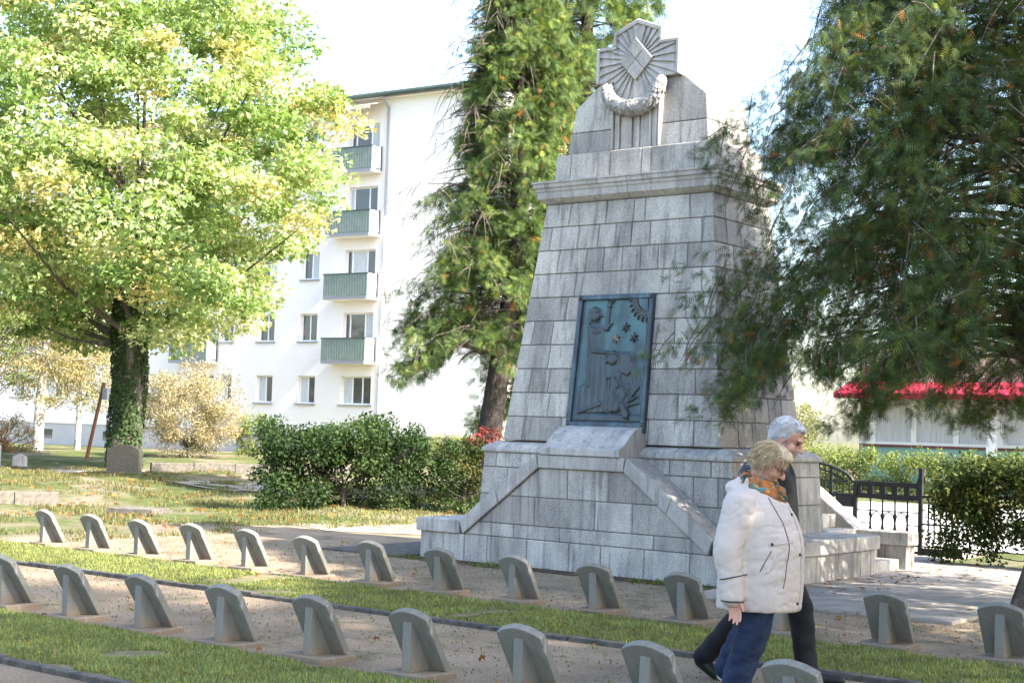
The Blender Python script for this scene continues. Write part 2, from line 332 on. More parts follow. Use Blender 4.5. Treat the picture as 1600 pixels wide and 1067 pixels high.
# ------------------------------------------------------------------ monument
mon = empty('monument', 'tall tapering grey granite monument with bronze relief plaque and carved cross top', 'monument')
def inset(poly, d):
    n = len(poly); ds = d if hasattr(d, '__len__') else [d]*n; out = []
    lines = []
    for i in range(n):
        a, b = Vector(poly[i]), Vector(poly[(i+1) % n]); e = (b-a).normalized(); nrm = Vector((-e.y, e.x)); lines.append((a+nrm*ds[i], e))
    for i in range(n):
        p, e = lines[i-1]; q, f = lines[i]; den = e.x*f.y-e.y*f.x
        if abs(den) < 1e-6: out.append(tuple(q)); continue
        t = ((q.x-p.x)*f.y-(q.y-p.y)*f.x)/den; out.append(tuple(p+e*t))
    return out
def block(poly, mp, depth, m, parent, name='stone_block', gap=.0045, cham=.008, mitre=None, jit=True):
    """one ashlar: polygon (u,v) counter-clockwise, mp(u,v,w) -> 3D with w inward; mitre = (umin,umax) corner values"""
    n = len(poly); gaps = [gap]*n
    if mitre:
        for i in range(n):
            a, b = poly[i], poly[(i+1) % n]
            for s in mitre:
                if s is not None and abs(mitre_u(a, s)) < 1e-4 and abs(mitre_u(b, s)) < 1e-4: gaps[i] = 0
    p1 = inset(poly, gaps); p0 = inset(poly, [g+cham for g in gaps]); j = random.uniform(0, .004) if jit else 0
    vs = [mp(u, v, j) for u, v in p0]+[mp(u, v, j+cham) for u, v in p1]
    back = []
    for (u, v), (pu, pv) in zip(p1, poly):
        uu = u
        if mitre:
            if mitre[0] is not None and abs(mitre_u((pu, pv), mitre[0])) < 1e-4: uu = u+depth
            if mitre[1] is not None and abs(mitre_u((pu, pv), mitre[1])) < 1e-4: uu = u-depth
        back.append(mp(uu, v, depth))
    vs += back
    fs = [tuple(range(n))]+[(i, i+n, (i+1) % n+n, (i+1) % n) for i in range(n)]+[(i+n, i+2*n, (i+1) % n+2*n, (i+1) % n+n) for i in range(n)]
    return mobj(name, vs, fs, m, parent)
def mitre_u(p, s): return p[0]-(s(p[1]) if callable(s) else s)
def clip(poly, a, b, c):      # keep a*u+b*v<=c
    out = []; n = len(poly)
    for i in range(n):
        p, q = poly[i], poly[(i+1) % n]; dp, dq = a*p[0]+b*p[1]-c, a*q[0]+b*q[1]-c
        if dp <= 0: out.append(p)
        if dp*dq < 0: t = dp/(dp-dq); out.append((p[0]+t*(q[0]-p[0]), p[1]+t*(q[1]-p[1])))
    return out
def loft(levels, name, m, parent, bevel=0):
    """stack of rectangles (hx,y0,y1,z)"""
    mb = MB(); vs = []; fs = []
    for hx, y0, y1, z in levels: vs += [(-hx, y0, z), (hx, y0, z), (hx, y1, z), (-hx, y1, z)]
    for i in range(len(levels)-1):
        for k in range(4): fs.append((i*4+k, i*4+(k+1) % 4, i*4+4+(k+1) % 4, i*4+4+k))
    fs += [(3, 2, 1, 0), tuple(len(vs)-4+k for k in range(4))]
    return MB().add(vs, fs).build(name, m, parent, bevel=bevel)
def courses_face(face, z0, z1, zs, joints, half, yoff, xr, m, parent, depth=.1, fname='stone_block'):
    """face 'front','right','left','back'; half(z), y0(z), y1(z) describe the tapering shaft; joints = list of fractions"""
    for ci in range(len(zs)-1):
        a, b = zs[ci], zs[ci+1]; js = [0]+sorted(joints[ci])+[1]
        for k in range(len(js)-1):
            u0, u1 = js[k], js[k+1]
            if face in ('front', 'back'):
                lo = lambda z: -half(z); hi = lambda z: half(z)
            else:
                lo = lambda z: yoff[0](z); hi = lambda z: yoff[1](z)
            P = lambda u, z: lo(z)+(hi(z)-lo(z))*u
            poly = [(P(u0, a), a), (P(u1, a), a), (P(u1, b), b), (P(u0, b), b)]
            mit = (lo if u0 == 0 else None, hi if u1 == 1 else None)
            if face == 'front': mp = lambda u, z, w: (u, yoff[0](z)+w, z)
            elif face == 'back': poly = [(-u, z) for u, z in reversed(poly)]; mit = ((lambda z: -hi(z)) if u1 == 1 else None, (lambda z: -lo(z)) if u0 == 0 else None); mp = lambda u, z, w: (-u, yoff[1](z)-w, z)
            elif face == 'right': mp = lambda u, z, w: (half(z)-w, u, z)
            else: poly = [(-u, z) for u, z in reversed(poly)]; mit = ((lambda z: -hi(z)) if u1 == 1 else None, (lambda z: -lo(z)) if u0 == 0 else None); mp = lambda u, z, w: (-half(z)+w, -u, z)
            block(poly, mp, depth, m, parent, fname, mitre=mit)
def rj(n): return sorted((i+random.uniform(-.25, .25))/n for i in range(1, n))
# shaft
Z0, Z1, YC = 1.469, 4.383, 1.5
sh = lambda z: 1.5164-(z-Z0)*(.3364/2.914)
sy0 = lambda z: .507+(z-Z0)*(.323/2.914)
sy1 = lambda z: 2*YC-sy0(z)
zs = [Z0+i*.2914 for i in range(11)]
FJ = [[.095, .28, .69, .892], [.203, .3, .68, .821], [.087, .188, .3, .68, .899], [.167, .3, .68, .858], [.057, .164, .31, .68, .798], [.223, .3, .67, .851],
      [.254, .767, .93], [.133, .295, .397, .501, .603, .699, .856], [.062, .231, .351, .451, .543, .648, .932], [.158, .382, .546, .612, .867]]
shaft = empty('shaft', None, None); shaft.parent = mon
courses_face('front', Z0, Z1, zs, FJ, sh, (sy0, sy1), None, M['stone'], shaft)
courses_face('right', Z0, Z1, zs, [rj(random.choice((4, 5, 5))) for _ in range(10)], sh, (sy0, sy1), None, M['stone'], shaft)
courses_face('left', Z0, Z1, zs, [rj(4) for _ in range(10)], sh, (sy0, sy1), None, M['stone'], shaft)
courses_face('back', Z0, Z1, zs, [rj(5) for _ in range(10)], sh, (sy0, sy1), None, M['stone'], shaft)
c_ = .02
loft([(sh(Z0)-c_, sy0(Z0)+c_, sy1(Z0)-c_, Z0), (sh(Z1)-c_, sy0(Z1)+c_, sy1(Z1)-c_, Z1)], 'mortar_core', M['mortar'], shaft)
# plinth with weathered cap
ph = lambda z: 1.72+(1.323-z)*.06; py0 = lambda z: .4236-(1.323-z)*.05; py1 = lambda z: 2*YC-.02-py0(z)
plinth = empty('plinth', None, None); plinth.parent = mon
pz = [0, .17, .48, .815, 1.14, 1.323]
PJF = [[.2, .5, .8], [.15, .45, .75], [.12, .3, .5, .7, .9], [.11, .86, .95], [.055, .77, .925]]
courses_face('front', 0, 0, pz, PJF, ph, (py0, py1), None, M['stone'], plinth)
courses_face('right', 0, 0, pz, [rj(3), rj(4), [.2, .55, .85], [.28, .7], [.3, .62, .88]], ph, (py0, py1), None, M['stone'], plinth)
courses_face('left', 0, 0, pz, [rj(3) for _ in range(5)], ph, (py0, py1), None, M['stone'], plinth)
courses_face('back', 0, 0, pz, [rj(5) for _ in range(5)], ph, (py0, py1), None, M['stone'], plinth)
loft([(ph(0)-c_, py0(0)+c_, py1(0)-c_, 0), (ph(1.3)-c_, py0(1.3)+c_, py1(1.3)-c_, 1.318)], 'mortar_core', M['mortar'], plinth)
def cap_piece(poly_levels, name, m, parent):  # each level list of points, lofted
    n = len(poly_levels[0]); vs = [p for l in poly_levels for p in l]; fs = []
    for i in range(len(poly_levels)-1):
        for k in range(n): fs.append((i*n+k, i*n+(k+1) % n, (i+1)*n+(k+1) % n, (i+1)*n+k))
    fs += [tuple(reversed(range(n))), tuple(len(vs)-n+k for k in range(n))]
    return mobj(name, vs, fs, m, parent)
capprof = [(.022, 1.325), (.028, 1.345), (.022, 1.375), (-.03, 1.415), (-.105, 1.448), (-.19, 1.466)]
def cap_run(side, cuts):
    for a, b in zip(cuts[:-1], cuts[1:]):
        lv = []
        for off, z in capprof:
            hx = 1.72+off; y0 = .4236-off; y1 = 2.5564+off
            def cx_(t, first, last): return (-hx if first else t+.003) if True else 0
            if side in ('front', 'back'):
                xa = -hx if a == cuts[0] else a+.003; xb = hx if b == cuts[-1] else b-.003
                ys = (y0, .75) if side == 'front' else (2.25, y1)
                lv.append([(xa, ys[0], z), (xb, ys[0], z), (min(xb, 1.45) if b == cuts[-1] else xb, ys[1], z), (max(xa, -1.45) if a == cuts[0] else xa, ys[1], z)] if side == 'front'
                          else [(max(xa, -1.45) if a == cuts[0] else xa, ys[0], z), (min(xb, 1.45) if b == cuts[-1] else xb, ys[0], z), (xb, ys[1], z), (xa, ys[1], z)])
            else:
                s = 1 if side == 'right' else -1
                ya = y0 if a == cuts[0] else a+.003; yb = y1 if b == cuts[-1] else b-.003
                q = [(s*1.4, max(ya, .75) if a == cuts[0] else ya, z), (s*hx, ya, z), (s*hx, yb, z), (s*1.4, min(yb, 2.25) if b == cuts[-1] else yb, z)]
                lv.append(q if s > 0 else q[::-1])
        cap_piece(lv, 'cap_stone', M['cope'], plinth)
cap_run('front', [-1.72, -1.53, -.62, .62, 1.0, 1.42, 1.72]); cap_run('right', [.42, 1.1, 1.75, 2.55]); cap_run('left', [.42, 1.3, 2.55]); cap_run('back', [-1.72, -.6, .6, 1.72])
# low front and back walls with folded coping
XE, X1, X2, ZCT, ZCB, ZTT, ZTB, YB1, YBN, YBF = 2.43, 1.69, .59, .4905, .33, 1.3216, 1.166, 2.752, 3.586, 3.893
def low_wall(yf, yb, facing, courses, parent):
    mp = (lambda u, v, w_: (u, yf+.04+w_, v)) if facing < 0 else (lambda u, v, w_: (-u, yb-.04-w_, v))
    k = (X1-X2)/(ZTB-ZCB)
    for z0, z1, js in courses:
        js = [-XE+.04]+js+[XE-.04]
        for a, b in zip(js[:-1], js[1:]):
            p = [(a, z0), (b, z0), (b, z1), (a, z1)]
            if z0 >= ZCB-.01:
                p = clip(p, 1, k, X1+k*ZCB); p = clip(p, -1, k, X1+k*ZCB) if p else p
            if len(p) >= 3: block(p, mp, .12, M['stone'], parent)
    core = [(-XE+.055, 0), (XE-.055, 0), (XE-.055, ZCB), (X1-.015, ZCB), (X2-.01, ZTB), (-X2+.01, ZTB), (-X1+.015, ZCB), (-XE+.055, ZCB)]
    mb = MB(); mb.prism(core, yf+.053, yb-.053 if facing > 0 else yb); mb.build('mortar_core', M['mortar'], parent)
fw = empty('front_wall', None, None); fw.parent = mon
low_wall(0, .40, -1, [(0, ZCB, [-2.02, -1.69, -1.34, -.75, -.15, .29, .87, 1.45, 2.05]), (ZCB, .49, [-.95, -.28, .99]), (.49, .82, [-.65, .2, .7]), (.82, ZTB, [-.19, .37])], fw)
def cope(poly, y0, y1, parent, name='coping_stone', m=None): return MB().prism(poly, y0, y1).build(name, m or M['cope'], parent, bevel=.012)
th = ZCT-ZCB
def fold(parent, y0, y1):
    mx, mz = (X1+X2)/2+.03, 0
    # outer line (lower edge) and upper edge of the sloping coping, mitred at the bends
    lo = [(X1, ZCB), (X2, ZTB)]; hi = [(X1+.005, ZCT), (X2+.02, ZTT)]
    t = .48; lm = (lo[0][0]+(lo[1][0]-lo[0][0])*t, lo[0][1]+(lo[1][1]-lo[0][1])*t); hm = (hi[0][0]+(hi[1][0]-hi[0][0])*t, hi[0][1]+(hi[1][1]-hi[0][1])*t)
    g_ = .003
    for s in (1, -1):
        def mk(ps): ps = [(s*x, z) for x, z in ps]; return ps if s > 0 else ps[::-1]
        # sections run from bend to bend
        cope(mk([lm, (lo[0][0], lo[0][1]), (hi[0][0]+.05, hi[0][1]), (hm[0]+.05, hm[1]+.01)]), y0, y1, parent)
        cope(mk([lo[1], (lm[0]-g_, lm[1]+g_), (hm[0]+.05-g_, hm[1]+.01+g_), (hi[1][0]+.02, hi[1][1])]), y0+.002, y1, parent)
    cope([(-X2+g_, ZTB), (X2-g_, ZTB), (X2+.015, ZTT-.002), (-X2-.015, ZTT-.002)], y0+.001, y1, parent)
fold(fw, 0, .41)
def end_caps(xs, yr, parent, name='coping_stone'):
    for a, b in zip(yr[:-1], yr[1:]):
        for s in (1, -1):
            x0, x1 = (X1+.06, XE) if s > 0 else (-XE, -X1-.06)
            MB().box(x0, x1, a+.002, b-.002, ZCB, ZCT).build(name, M['cope'], parent, bevel=.012)
end_caps(None, [0, .79, 2.18, YB1], fw)
for s in (1, -1):      # inner fill between flat end caps and plinth so that no gap shows
    x0, x1 = (1.5, X1+.058) if s > 0 else (-X1-.058, -1.5)
    MB().box(x0, x1, .413, YB1-.002, ZCB+.002, ZCT-.003).build('coping_stone', M['cope'], fw, bevel=.008)
ew = empty('end_wall', None, None); ew.parent = mon
for s in (1, -1):
    js = [.04, .79, 1.26, 1.71, 2.3, 2.57, YB1-.04]
    for a, b in zip(js[:-1], js[1:]):
        mp = (lambda u, v, w_: (XE-.04-w_, u, v)) if s > 0 else (lambda u, v, w_: (-XE+.04+w_, -u, v))
        p = [(a, 0), (b, 0), (b, ZCB), (a, ZCB)]
        if s < 0: p = [(-b, 0), (-a, 0), (-a, ZCB), (-b, ZCB)]
        block(p, mp, .1, M['stone'], ew)
    MB().box(1.5 if s > 0 else -XE+.053, XE-.053 if s > 0 else -1.5, .41, YB1-.05, 0, ZCB-.002).build('mortar_core', M['mortar'], ew)
bw = empty('back_wall', None, None); bw.parent = mon
low_wall(YBN, YBF, -1, [(0, ZCB, [-2, -1.3, -.6, .1, .8, 1.5, 2.1]), (ZCB, .75, [-.6, .4]), (.75, ZTB, [.1])], bw)
fold(bw, YBN-.02, YBF)
for s in (1, -1):
    x0, x1 = (X1+.06, XE) if s > 0 else (-XE, -X1-.06)
    MB().box(x0, x1, YBN-.02, YBF, ZCB, ZCT).build('coping_stone', M['cope'], bw, bevel=.012)
for i in range(6):     # steps between the two walls on the right side
    xr = XE-.12-.28*i
    MB().box(-.2, xr, YB1+.003, YBN-.003, .165*i+.001, .165*(i+1)).build('step', M['cope'], bw, bevel=.01)
# sloped dedication stone below the plaque
prof = [(-.02, 1.325), (-.02, 1.405), (.03, 1.425), (.09, 1.455), (.16, 1.515), (.24, 1.585), (.32, 1.635), (.40, 1.66), (.47, 1.665), (.53, 1.66), (.53, 1.325)]
n = len(prof); hw = .545
MB().add([(-hw, y, z) for y, z in prof]+[(hw, y, z) for y, z in prof], [tuple(range(n)), tuple(reversed(range(n, 2*n)))]+[(i, i+n, (i+1) % n+n, (i+1) % n)[::-1] for i in range(n)]).build('sloped_stone', M['stone_fine'], mon, bevel=.006)
# cornice in two stones
def half_ring(levels, xj, s):
    vs = []; fs = []
    for hx, y0, y1, z in levels:
        q = [(xj, y0, z), (s*hx, y0, z), (s*hx, y1, z), (xj, y1, z)]; vs += q if s > 0 else q[::-1]
    for i in range(len(levels)-1):
        for k in range(4): fs.append((i*4+k, i*4+(k+1) % 4, i*4+4+(k+1) % 4, i*4+4+k))
    fs += [(3, 2, 1, 0), tuple(len(vs)-4+k for k in range(4))]
    return vs, fs
CL = [(1.185, 4.384), (1.21, 4.395), (1.272, 4.444), (1.277, 4.525), (1.288, 4.53), (1.292, 4.565), (1.312, 4.58), (1.312, 4.622), (1.326, 4.632), (1.326, 4.656), (1.20, 4.668)]
lv = [(hx, 2.01-hx, .99+hx, z) for hx, z in CL]
for s in (1, -1):
    v_, f_ = half_ring(lv, .07+.004*s, s); MB().add(v_, f_).build('cornice_stone', M['cope'], mon)
MB().box(.0655, .0745, .80, 2.2, 4.40, 4.6).build('mortar_core', M['mortar'], mon)
# attic course
at = empty('attic', None, None); at.parent = mon
ah = lambda z: 1.135-(z-4.66)*.05; ay0 = lambda z: .90+(z-4.66)*.05; ay1 = lambda z: 3.0-ay0(z)
for fc, js in (('front', [[.10, .36, .56, .62, .885]]), ('right', [[.3, .7]]), ('left', [[.5]]), ('back', [[.3, .6]])):
    courses_face(fc, 0, 0, [4.662, 5.008], js, ah, (ay0, ay1), None, M['stone'], at)
loft([(ah(4.7)-c_, .92, 2.08, 4.66), (ah(5)-c_-.01, .935, 2.065, 5.006)], 'mortar_core', M['mortar'], at)
# upper body: two shoulder stones each side, two courses
UF = .995
for s in (1, -1):
    for (p, nm) in (([(.345, 5.012), (1.0, 5.012), (.967, 5.285), (.345, 5.285)], 'shoulder_stone'), ([(.345, 5.291), (.966, 5.291), (.93, 5.595), (.62, 5.85), (.345, 5.85)], 'shoulder_stone')):
        p = [(s*x, z) for x, z in p]; p = p if s > 0 else p[::-1]
        m_ = MB(); nn = len(p)
        m_.add([(x, UF+(z-5.012)*.09, z) for x, z in p]+[(x, 2.03-(z-5.012)*.09, z) for x, z in p], [tuple(range(nn)), tuple(reversed(range(nn, 2*nn)))]+[(i, i+nn, (i+1) % nn+nn, (i+1) % nn) for i in range(nn)])
        m_.build(nm, M['stone'], mon, bevel=.01)
# crest: cross block with frame, rays, diamond, garland and fluted panel
cr_ = empty('crest', None, None); cr_.parent = mon
K0, K1, KS, KA, KX, KV, KY = 5.854, 6.292, 6.455, 6.595, .59, .346, .955
cross = [(-KV, 5.012), (KV, 5.012), (KV, K0), (KX, K0), (KX, K1), (KV, K1), (KV, KS), (0, KA), (-KV, KS), (-KV, K1), (-KX, K1), (-KX, K0), (-KV, K0)]
core = MB()
for x0, x1, z0, z1 in ((-KV, KV, 5.012, KS), (-KX, -KV-.0005, K0, K1), (KV+.0005, KX, K0, K1)): core.box(x0, x1, KY+.045, 2.04, z0, z1)
core.add([(-KV, KY+.045, KS), (KV, KY+.045, KS), (0, KY+.045, KA), (-KV, 2.04, KS), (KV, 2.04, KS), (0, 2.04, KA)], [(0, 1, 2), (5, 4, 3), (1, 4, 5, 2), (2, 5, 3, 0)])
core.build('cross_block', M['stone_fine'], cr_)
fwid = .045
def frame_bar(a, b, c, d): cope([a, b, c, d], KY, KY+.046, cr_, 'frame_bar', M['stone_fine'])
for s in (1, -1):
    def q(ps):
        ps = [(s*x, z) for x, z in ps]; frame_bar(*(ps if s > 0 else ps[::-1]))
    q([(KX-fwid, K0), (KX, K0), (KX, K1), (KX-fwid, K1)])
    q([(KV-fwid, K1-fwid), (KX-fwid-.001, K1-fwid), (KX-fwid-.001, K1), (KV-fwid, K1)])
    q([(KV-fwid, K1+.001), (KV, K1+.001), (KV, KS), (KV-fwid, KS-.02)])
    q([(0, KA-.062), (KV-fwid, KS-.044), (KV, KS+.001), (0, KA)])
    q([(KV-.03, 5.014), (KV, 5.014), (KV, 5.60), (KV-.03, 5.60)])
CC = (0, 6.09)
inner = [(KV-.03, 5.62), (KV-.03, K0), (KX-fwid, K0), (KX-fwid, K1-fwid), (KV-fwid, K1-fwid), (KV-fwid, KS-.044), (0, KA-.062)]
inner = inner+[(-x, z) for x, z in reversed(inner[:-1])]+[(-KV+.03, 5.62), (KV-.03, 5.62)]
def ray_hit(a):
    d = (math.cos(a), math.sin(a)); best = 9
    for p, q in zip(inner, inner[1:]+inner[:1]):
        ex, ez = q[0]-p[0], q[1]-p[1]; den = d[0]*ez-d[1]*ex
        if abs(den) < 1e-9: continue
        t = ((p[0]-CC[0])*ez-(p[1]-CC[1])*ex)/den; u = ((p[0]-CC[0])*d[1]-(p[1]-CC[1])*d[0])/den
        if t > .05 and -1e-6 <= u <= 1+1e-6: best = min(best, t)
    return best
NR = 30
for i in range(NR):
    a0, a1 = 2*PI*i/NR+.05, 2*PI*(i+1)/NR+.05
    pts = [(a0+(a1-a0)*k/4) for k in range(5)]; vs = []
    for k, a in enumerate(pts):
        dpt = KY+.010+.030*(k/4 if math.cos((a0+a1)/2) > 0 else 1-k/4); r1 = ray_hit(a)-.002
        for r in (.12, r1): vs.append((CC[0]+r*math.cos(a), dpt, CC[1]+r*math.sin(a)))
    fs = [(2*k, 2*k+2, 2*k+3, 2*k+1) for k in range(4)]
    ae = a0 if math.cos((a0+a1)/2) > 0 else a1; rh = ray_hit(ae)-.002; vs += [(CC[0]+.12*math.cos(ae), KY+.044, CC[1]+.12*math.sin(ae)), (CC[0]+rh*math.cos(ae), KY+.044, CC[1]+rh*math.sin(ae))]
    fs.append((0, 1, 11, 10) if ae == a0 else (8, 10, 11, 9)); mobj('ray', vs, fs, M['stone_fine'], cr_)
dz = .262; dx = .235
for (ox, oz, dep) in ((0, .5, 0), (0, -.5, 0), (-.5, 0, .004), (.5, 0, .004)):
    c0 = (CC[0]+ox*dx, CC[1]+oz*dz); p = [(c0[0], c0[1]-dz/2), (c0[0]+dx/2, c0[1]), (c0[0], c0[1]+dz/2), (c0[0]-dx/2, c0[1])]
    block(p, lambda u, v, w_: (u, KY-.03+dep+w_, v), .06, M['stone'], cr_, 'diamond_tile', gap=.003, cham=.005, jit=False)
# fluted panel
xs = [-.31, -.265, -.225, -.10, -.045, .005, .06, .185, .225, .265, .31]
for i in range(len(xs)-1):
    MB().box(xs[i]+.004, xs[i+1]-.004, KY+(.012 if i % 2 else .03), KY+.06, 5.014, 5.615).build('flute', M['stone_fine'], cr_, bevel=.005)
# garland
gar = empty('garland', None, None); gar.parent = cr_
gp_ = []; gr_ = []
for k in range(25):
    a = PI + PI*k/24; gp_.append((.385*math.cos(a), KY-.05, 5.80+.315*math.sin(a))); gr_.append(.062+.026*math.sin(PI*k/24))
gm = MB().tube(gp_, gr_, 12); gm.build('garland_core', M['stone_fine'], gar, True)
nl = 620; ks = rng.uniform(0, 22.3, nl); pos = []; dd = []; nn_ = []
for k_ in ks:
    i = int(k_); f_ = k_-i; p = Vector(gp_[i]).lerp(Vector(gp_[min(i+1, 24)]), f_); t = (Vector(gp_[min(i+1, 24)])-Vector(gp_[i])).normalized()
    th_ = random.uniform(PI*.95, PI*2.05); side = Vector((0, 1, 0)); up = t.cross(side); nr = side*math.sin(th_)+up*math.cos(th_)
    pos.append(p+nr*(gr_[i]+.006)); nn_.append(nr+t*.25); dd.append(t*(1 if k_ < 12 else -1)+nr*.35+Vector((random.uniform(-.5, .5),)*3)*.6)
LEAFT = ([(-.5, 0, 0), (0, .27, .02), (.55, 0, .10), (0, -.27, .02), (0, 0, .13)], [(0, 4, 1), (1, 4, 2), (0, 3, 4), (3, 2, 4)])
lv_ = scatter('garland_leaves', LEAFT[0], LEAFT[1], np.array(pos), np.array(dd), np.array(nn_), .06, np.full((nl, 3), .5), M['stone_fine'], gar); tag(lv_, kind='stuff')
for s in (1,): MB().tube([(s*.372, KY-.045, 5.70), (s*.382, KY-.045, 5.75), (s*.384, KY-.03, 5.795), (s*.384, KY-.02, 5.83)], [.070, .072, .066, .045], 12).build('garland_band', M['stone_fine'], gar, True)

# bronze plaque: a thing fixed to the shaft
pl = empty('bronze_plaque', 'tall blue-green bronze relief plaque with two figures, sun and stars on the monument', 'plaque')
PZ0, PZ1, PW = 1.655, 3.225, .548
def pmap(lift):
    return lambda u, v, w_: (u, sy0(v)-lift+w_, v)
def pblock(poly, lift, m, name, cham=.008, parent=pl): return block(poly, pmap(lift), lift+.03, m, parent, name, gap=0, cham=cham, jit=False)
fwp = .06; tp = .012
wl_ = lambda z: PW-(z-PZ0)*tp
def prect(x0, x1, z0, z1): return [(x0, z0), (x1, z0), (x1, z1), (x0, z1)]
pblock([(-wl_(PZ0), PZ0), (wl_(PZ0), PZ0), (wl_(PZ1), PZ1), (-wl_(PZ1), PZ1)], .02, M['bronze'], 'panel')
for s in (1, -1):
    p = [(PW-fwp, PZ0+fwp), (PW, PZ0+fwp), (wl_(PZ1), PZ1-fwp), (wl_(PZ1)-fwp, PZ1-fwp)]; p = [(s*x, z) for x, z in p]; pblock(p if s > 0 else p[::-1], .06, M['bronze'], 'frame_bar')
    p = [(PW-fwp*1.45, PZ0+fwp), (PW-fwp-.004, PZ0+fwp), (wl_(PZ1)-fwp-.004, PZ1-fwp), (wl_(PZ1)-fwp*1.45, PZ1-fwp)]; p = [(s*x, z) for x, z in p]; pblock(p if s > 0 else p[::-1], .035, M['bronze'], 'frame_bar', .012)
    for z in (PZ0+.03, PZ1-.03):
        c0 = (s*(wl_(z)-.03), z); pblock([(c0[0]+.018*math.cos(a), z+.018*math.sin(a)) for a in np.linspace(0, 2*PI, 9)[:-1]], .078, M['bronze_worn'], 'bolt', .004)
pblock(prect(-PW, PW, PZ0, PZ0+fwp), .061, M['bronze'], 'frame_bar'); pblock(prect(-wl_(PZ1), wl_(PZ1), PZ1-fwp, PZ1), .061, M['bronze'], 'frame_bar')
MB().box(-.50, .55, .44, .53, 1.60, 1.655).build('ledge', M['bronze'], pl, bevel=.006)
ix0, ix1, iz0, iz1 = -PW+.075, PW-.075, PZ0+.07, PZ1-.07
def zc(x, y):
    t = (y-115)/735; xl = 205-85*t; xr = 575-20*t; return (ix0+(x-xl)/(xr-xl)*(ix1-ix0), iz1-t*(iz1-iz0))
NXR, NZR = 120, 190
rx_, rz_ = np.meshgrid(np.linspace(ix0, ix1, NXR), np.linspace(iz0, iz1, NZR)); tt_ = (iz1-rz_)/(iz1-iz0); PYr = 115+735*tt_
PXr = (205-85*tt_)+(rx_-ix0)/(ix1-ix0)*((575-20*tt_)-(205-85*tt_)); HF = np.zeros_like(PXr)
def sd_poly(p):
    p = np.array(p, float); d = np.full(PXr.shape, 1e9); sgn = np.ones(PXr.shape)
    for i in range(len(p)):
        a_, b_ = p[i], p[i-1]; e = b_-a_; wx_, wy_ = PXr-a_[0], PYr-a_[1]; t = np.clip((wx_*e[0]+wy_*e[1])/(e@e), 0, 1); d = np.minimum(d, (wx_-e[0]*t)**2+(wy_-e[1]*t)**2)
        c1 = PYr >= a_[1]; c2 = PYr < b_[1]; c3 = e[0]*wy_ > e[1]*wx_; sgn = np.where((c1 & c2 & c3) | (~c1 & ~c2 & ~c3), -sgn, sgn)
    return sgn*np.sqrt(d)
def sd_cap(a_, b_, r1, r2=None):
    a_, b_ = np.array(a_, float), np.array(b_, float); e = b_-a_; t = np.clip(((PXr-a_[0])*e[0]+(PYr-a_[1])*e[1])/max(1e-9, e@e), 0, 1); r_ = r1+((r2 or r1)-r1)*t
    return np.hypot(PXr-a_[0]-e[0]*t, PYr-a_[1]-e[1]*t)-r_
def sd_ell(c, r): return (np.hypot((PXr-c[0])/r[0], (PYr-c[1])/r[1])-1)*min(r)
def sm(d, edge): t = np.clip(-d/edge, 0, 1); return np.sqrt(1-(1-t)**2)
def raise_(d, h, edge):
    global HF
    HF = np.maximum(HF, h*sm(d, edge))
def add_(d, h, edge):
    global HF
    HF = HF+h*sm(d, edge)
robe = sd_poly([(228, 268), (258, 244), (300, 250), (324, 292), (322, 420), (345, 440), (350, 800), (250, 806), (150, 802), (165, 640), (205, 620), (224, 400)]); raise_(robe, .026, 16)
HF += np.where(robe < -6, .0045*np.sin(PXr/6.5+PYr/90)*np.clip((PYr-400)/200, 0, 1), 0)
raise_(sd_ell((272, 205), (31, 42)), .042, 18); raise_(sd_poly([(226, 225), (236, 170), (270, 148), (306, 172), (304, 192), (266, 192), (256, 262), (236, 262)]), .046, 10); raise_(sd_cap((303, 190), (312, 210), 6), .044, 8)
raise_(sd_cap((338, 288), (352, 170), 17, 13), .038, 12); raise_(sd_ell((355, 145), (15, 26)), .042, 9); raise_(sd_cap((348, 128), (346, 112), 5), .036, 5); raise_(sd_cap((368, 132), (378, 118), 5), .036, 5); raise_(sd_cap((345, 285), (372, 255), 9, 4), .032, 8)
raise_(sd_cap((255, 290), (262, 410), 20, 17), .040, 14); raise_(sd_cap((262, 425), (340, 435), 15, 12), .045, 10); add_(sd_ell((284, 296), (25, 24)), .010, 10); add_(sd_ell((284, 296), (10, 10)), -.008, 6); raise_(sd_cap((242, 330), (228, 640), 5), .042, 4)
kn = sd_poly([(332, 428), (480, 426), (520, 492), (530, 520), (548, 556), (546, 742), (470, 764), (400, 795), (352, 720), (362, 590), (325, 588), (328, 450)]); raise_(kn, .020, 12)
raise_(sd_ell((376, 472), (34, 44)), .044, 18); raise_(sd_poly([(340, 470), (345, 432), (380, 420), (414, 440), (416, 470), (398, 452), (362, 452)]), .050, 9); raise_(sd_cap((350, 485), (342, 498), 7), .046, 7)
raise_(sd_poly([(412, 436), (480, 434), (520, 500), (514, 534), (470, 584), (428, 560), (420, 500)]), .036, 16); raise_(sd_cap((500, 530), (528, 650), 22, 16), .036, 15); raise_(sd_cap((528, 650), (490, 710), 15, 11), .042, 10); raise_(sd_cap((420, 560), (410, 640), 18, 13), .038, 12)
raise_(sd_cap((392, 600), (372, 780), 25, 20), .034, 16); raise_(sd_cap((470, 640), (400, 775), 30, 22), .030, 18); raise_(sd_cap((400, 590), (508, 720), 6), .054, 4); raise_(sd_cap((480, 730), (530, 700), 9), .046, 8)
raise_(sd_cap((386, 672), (440, 760), 8), .056, 6); raise_(sd_poly([(428, 742), (452, 730), (494, 800), (486, 838), (452, 826)]), .054, 10)
raise_(sd_cap((170, 795), (305, 742), 14, 18), .038, 12); raise_(sd_cap((300, 742), (318, 770), 8), .034, 8); add_(sd_poly([(262, 812), (346, 808), (346, 819), (262, 823)]), -.012, 4); raise_(sd_poly([(135, 806), (556, 806), (556, 848), (122, 850)]), .014, 6)
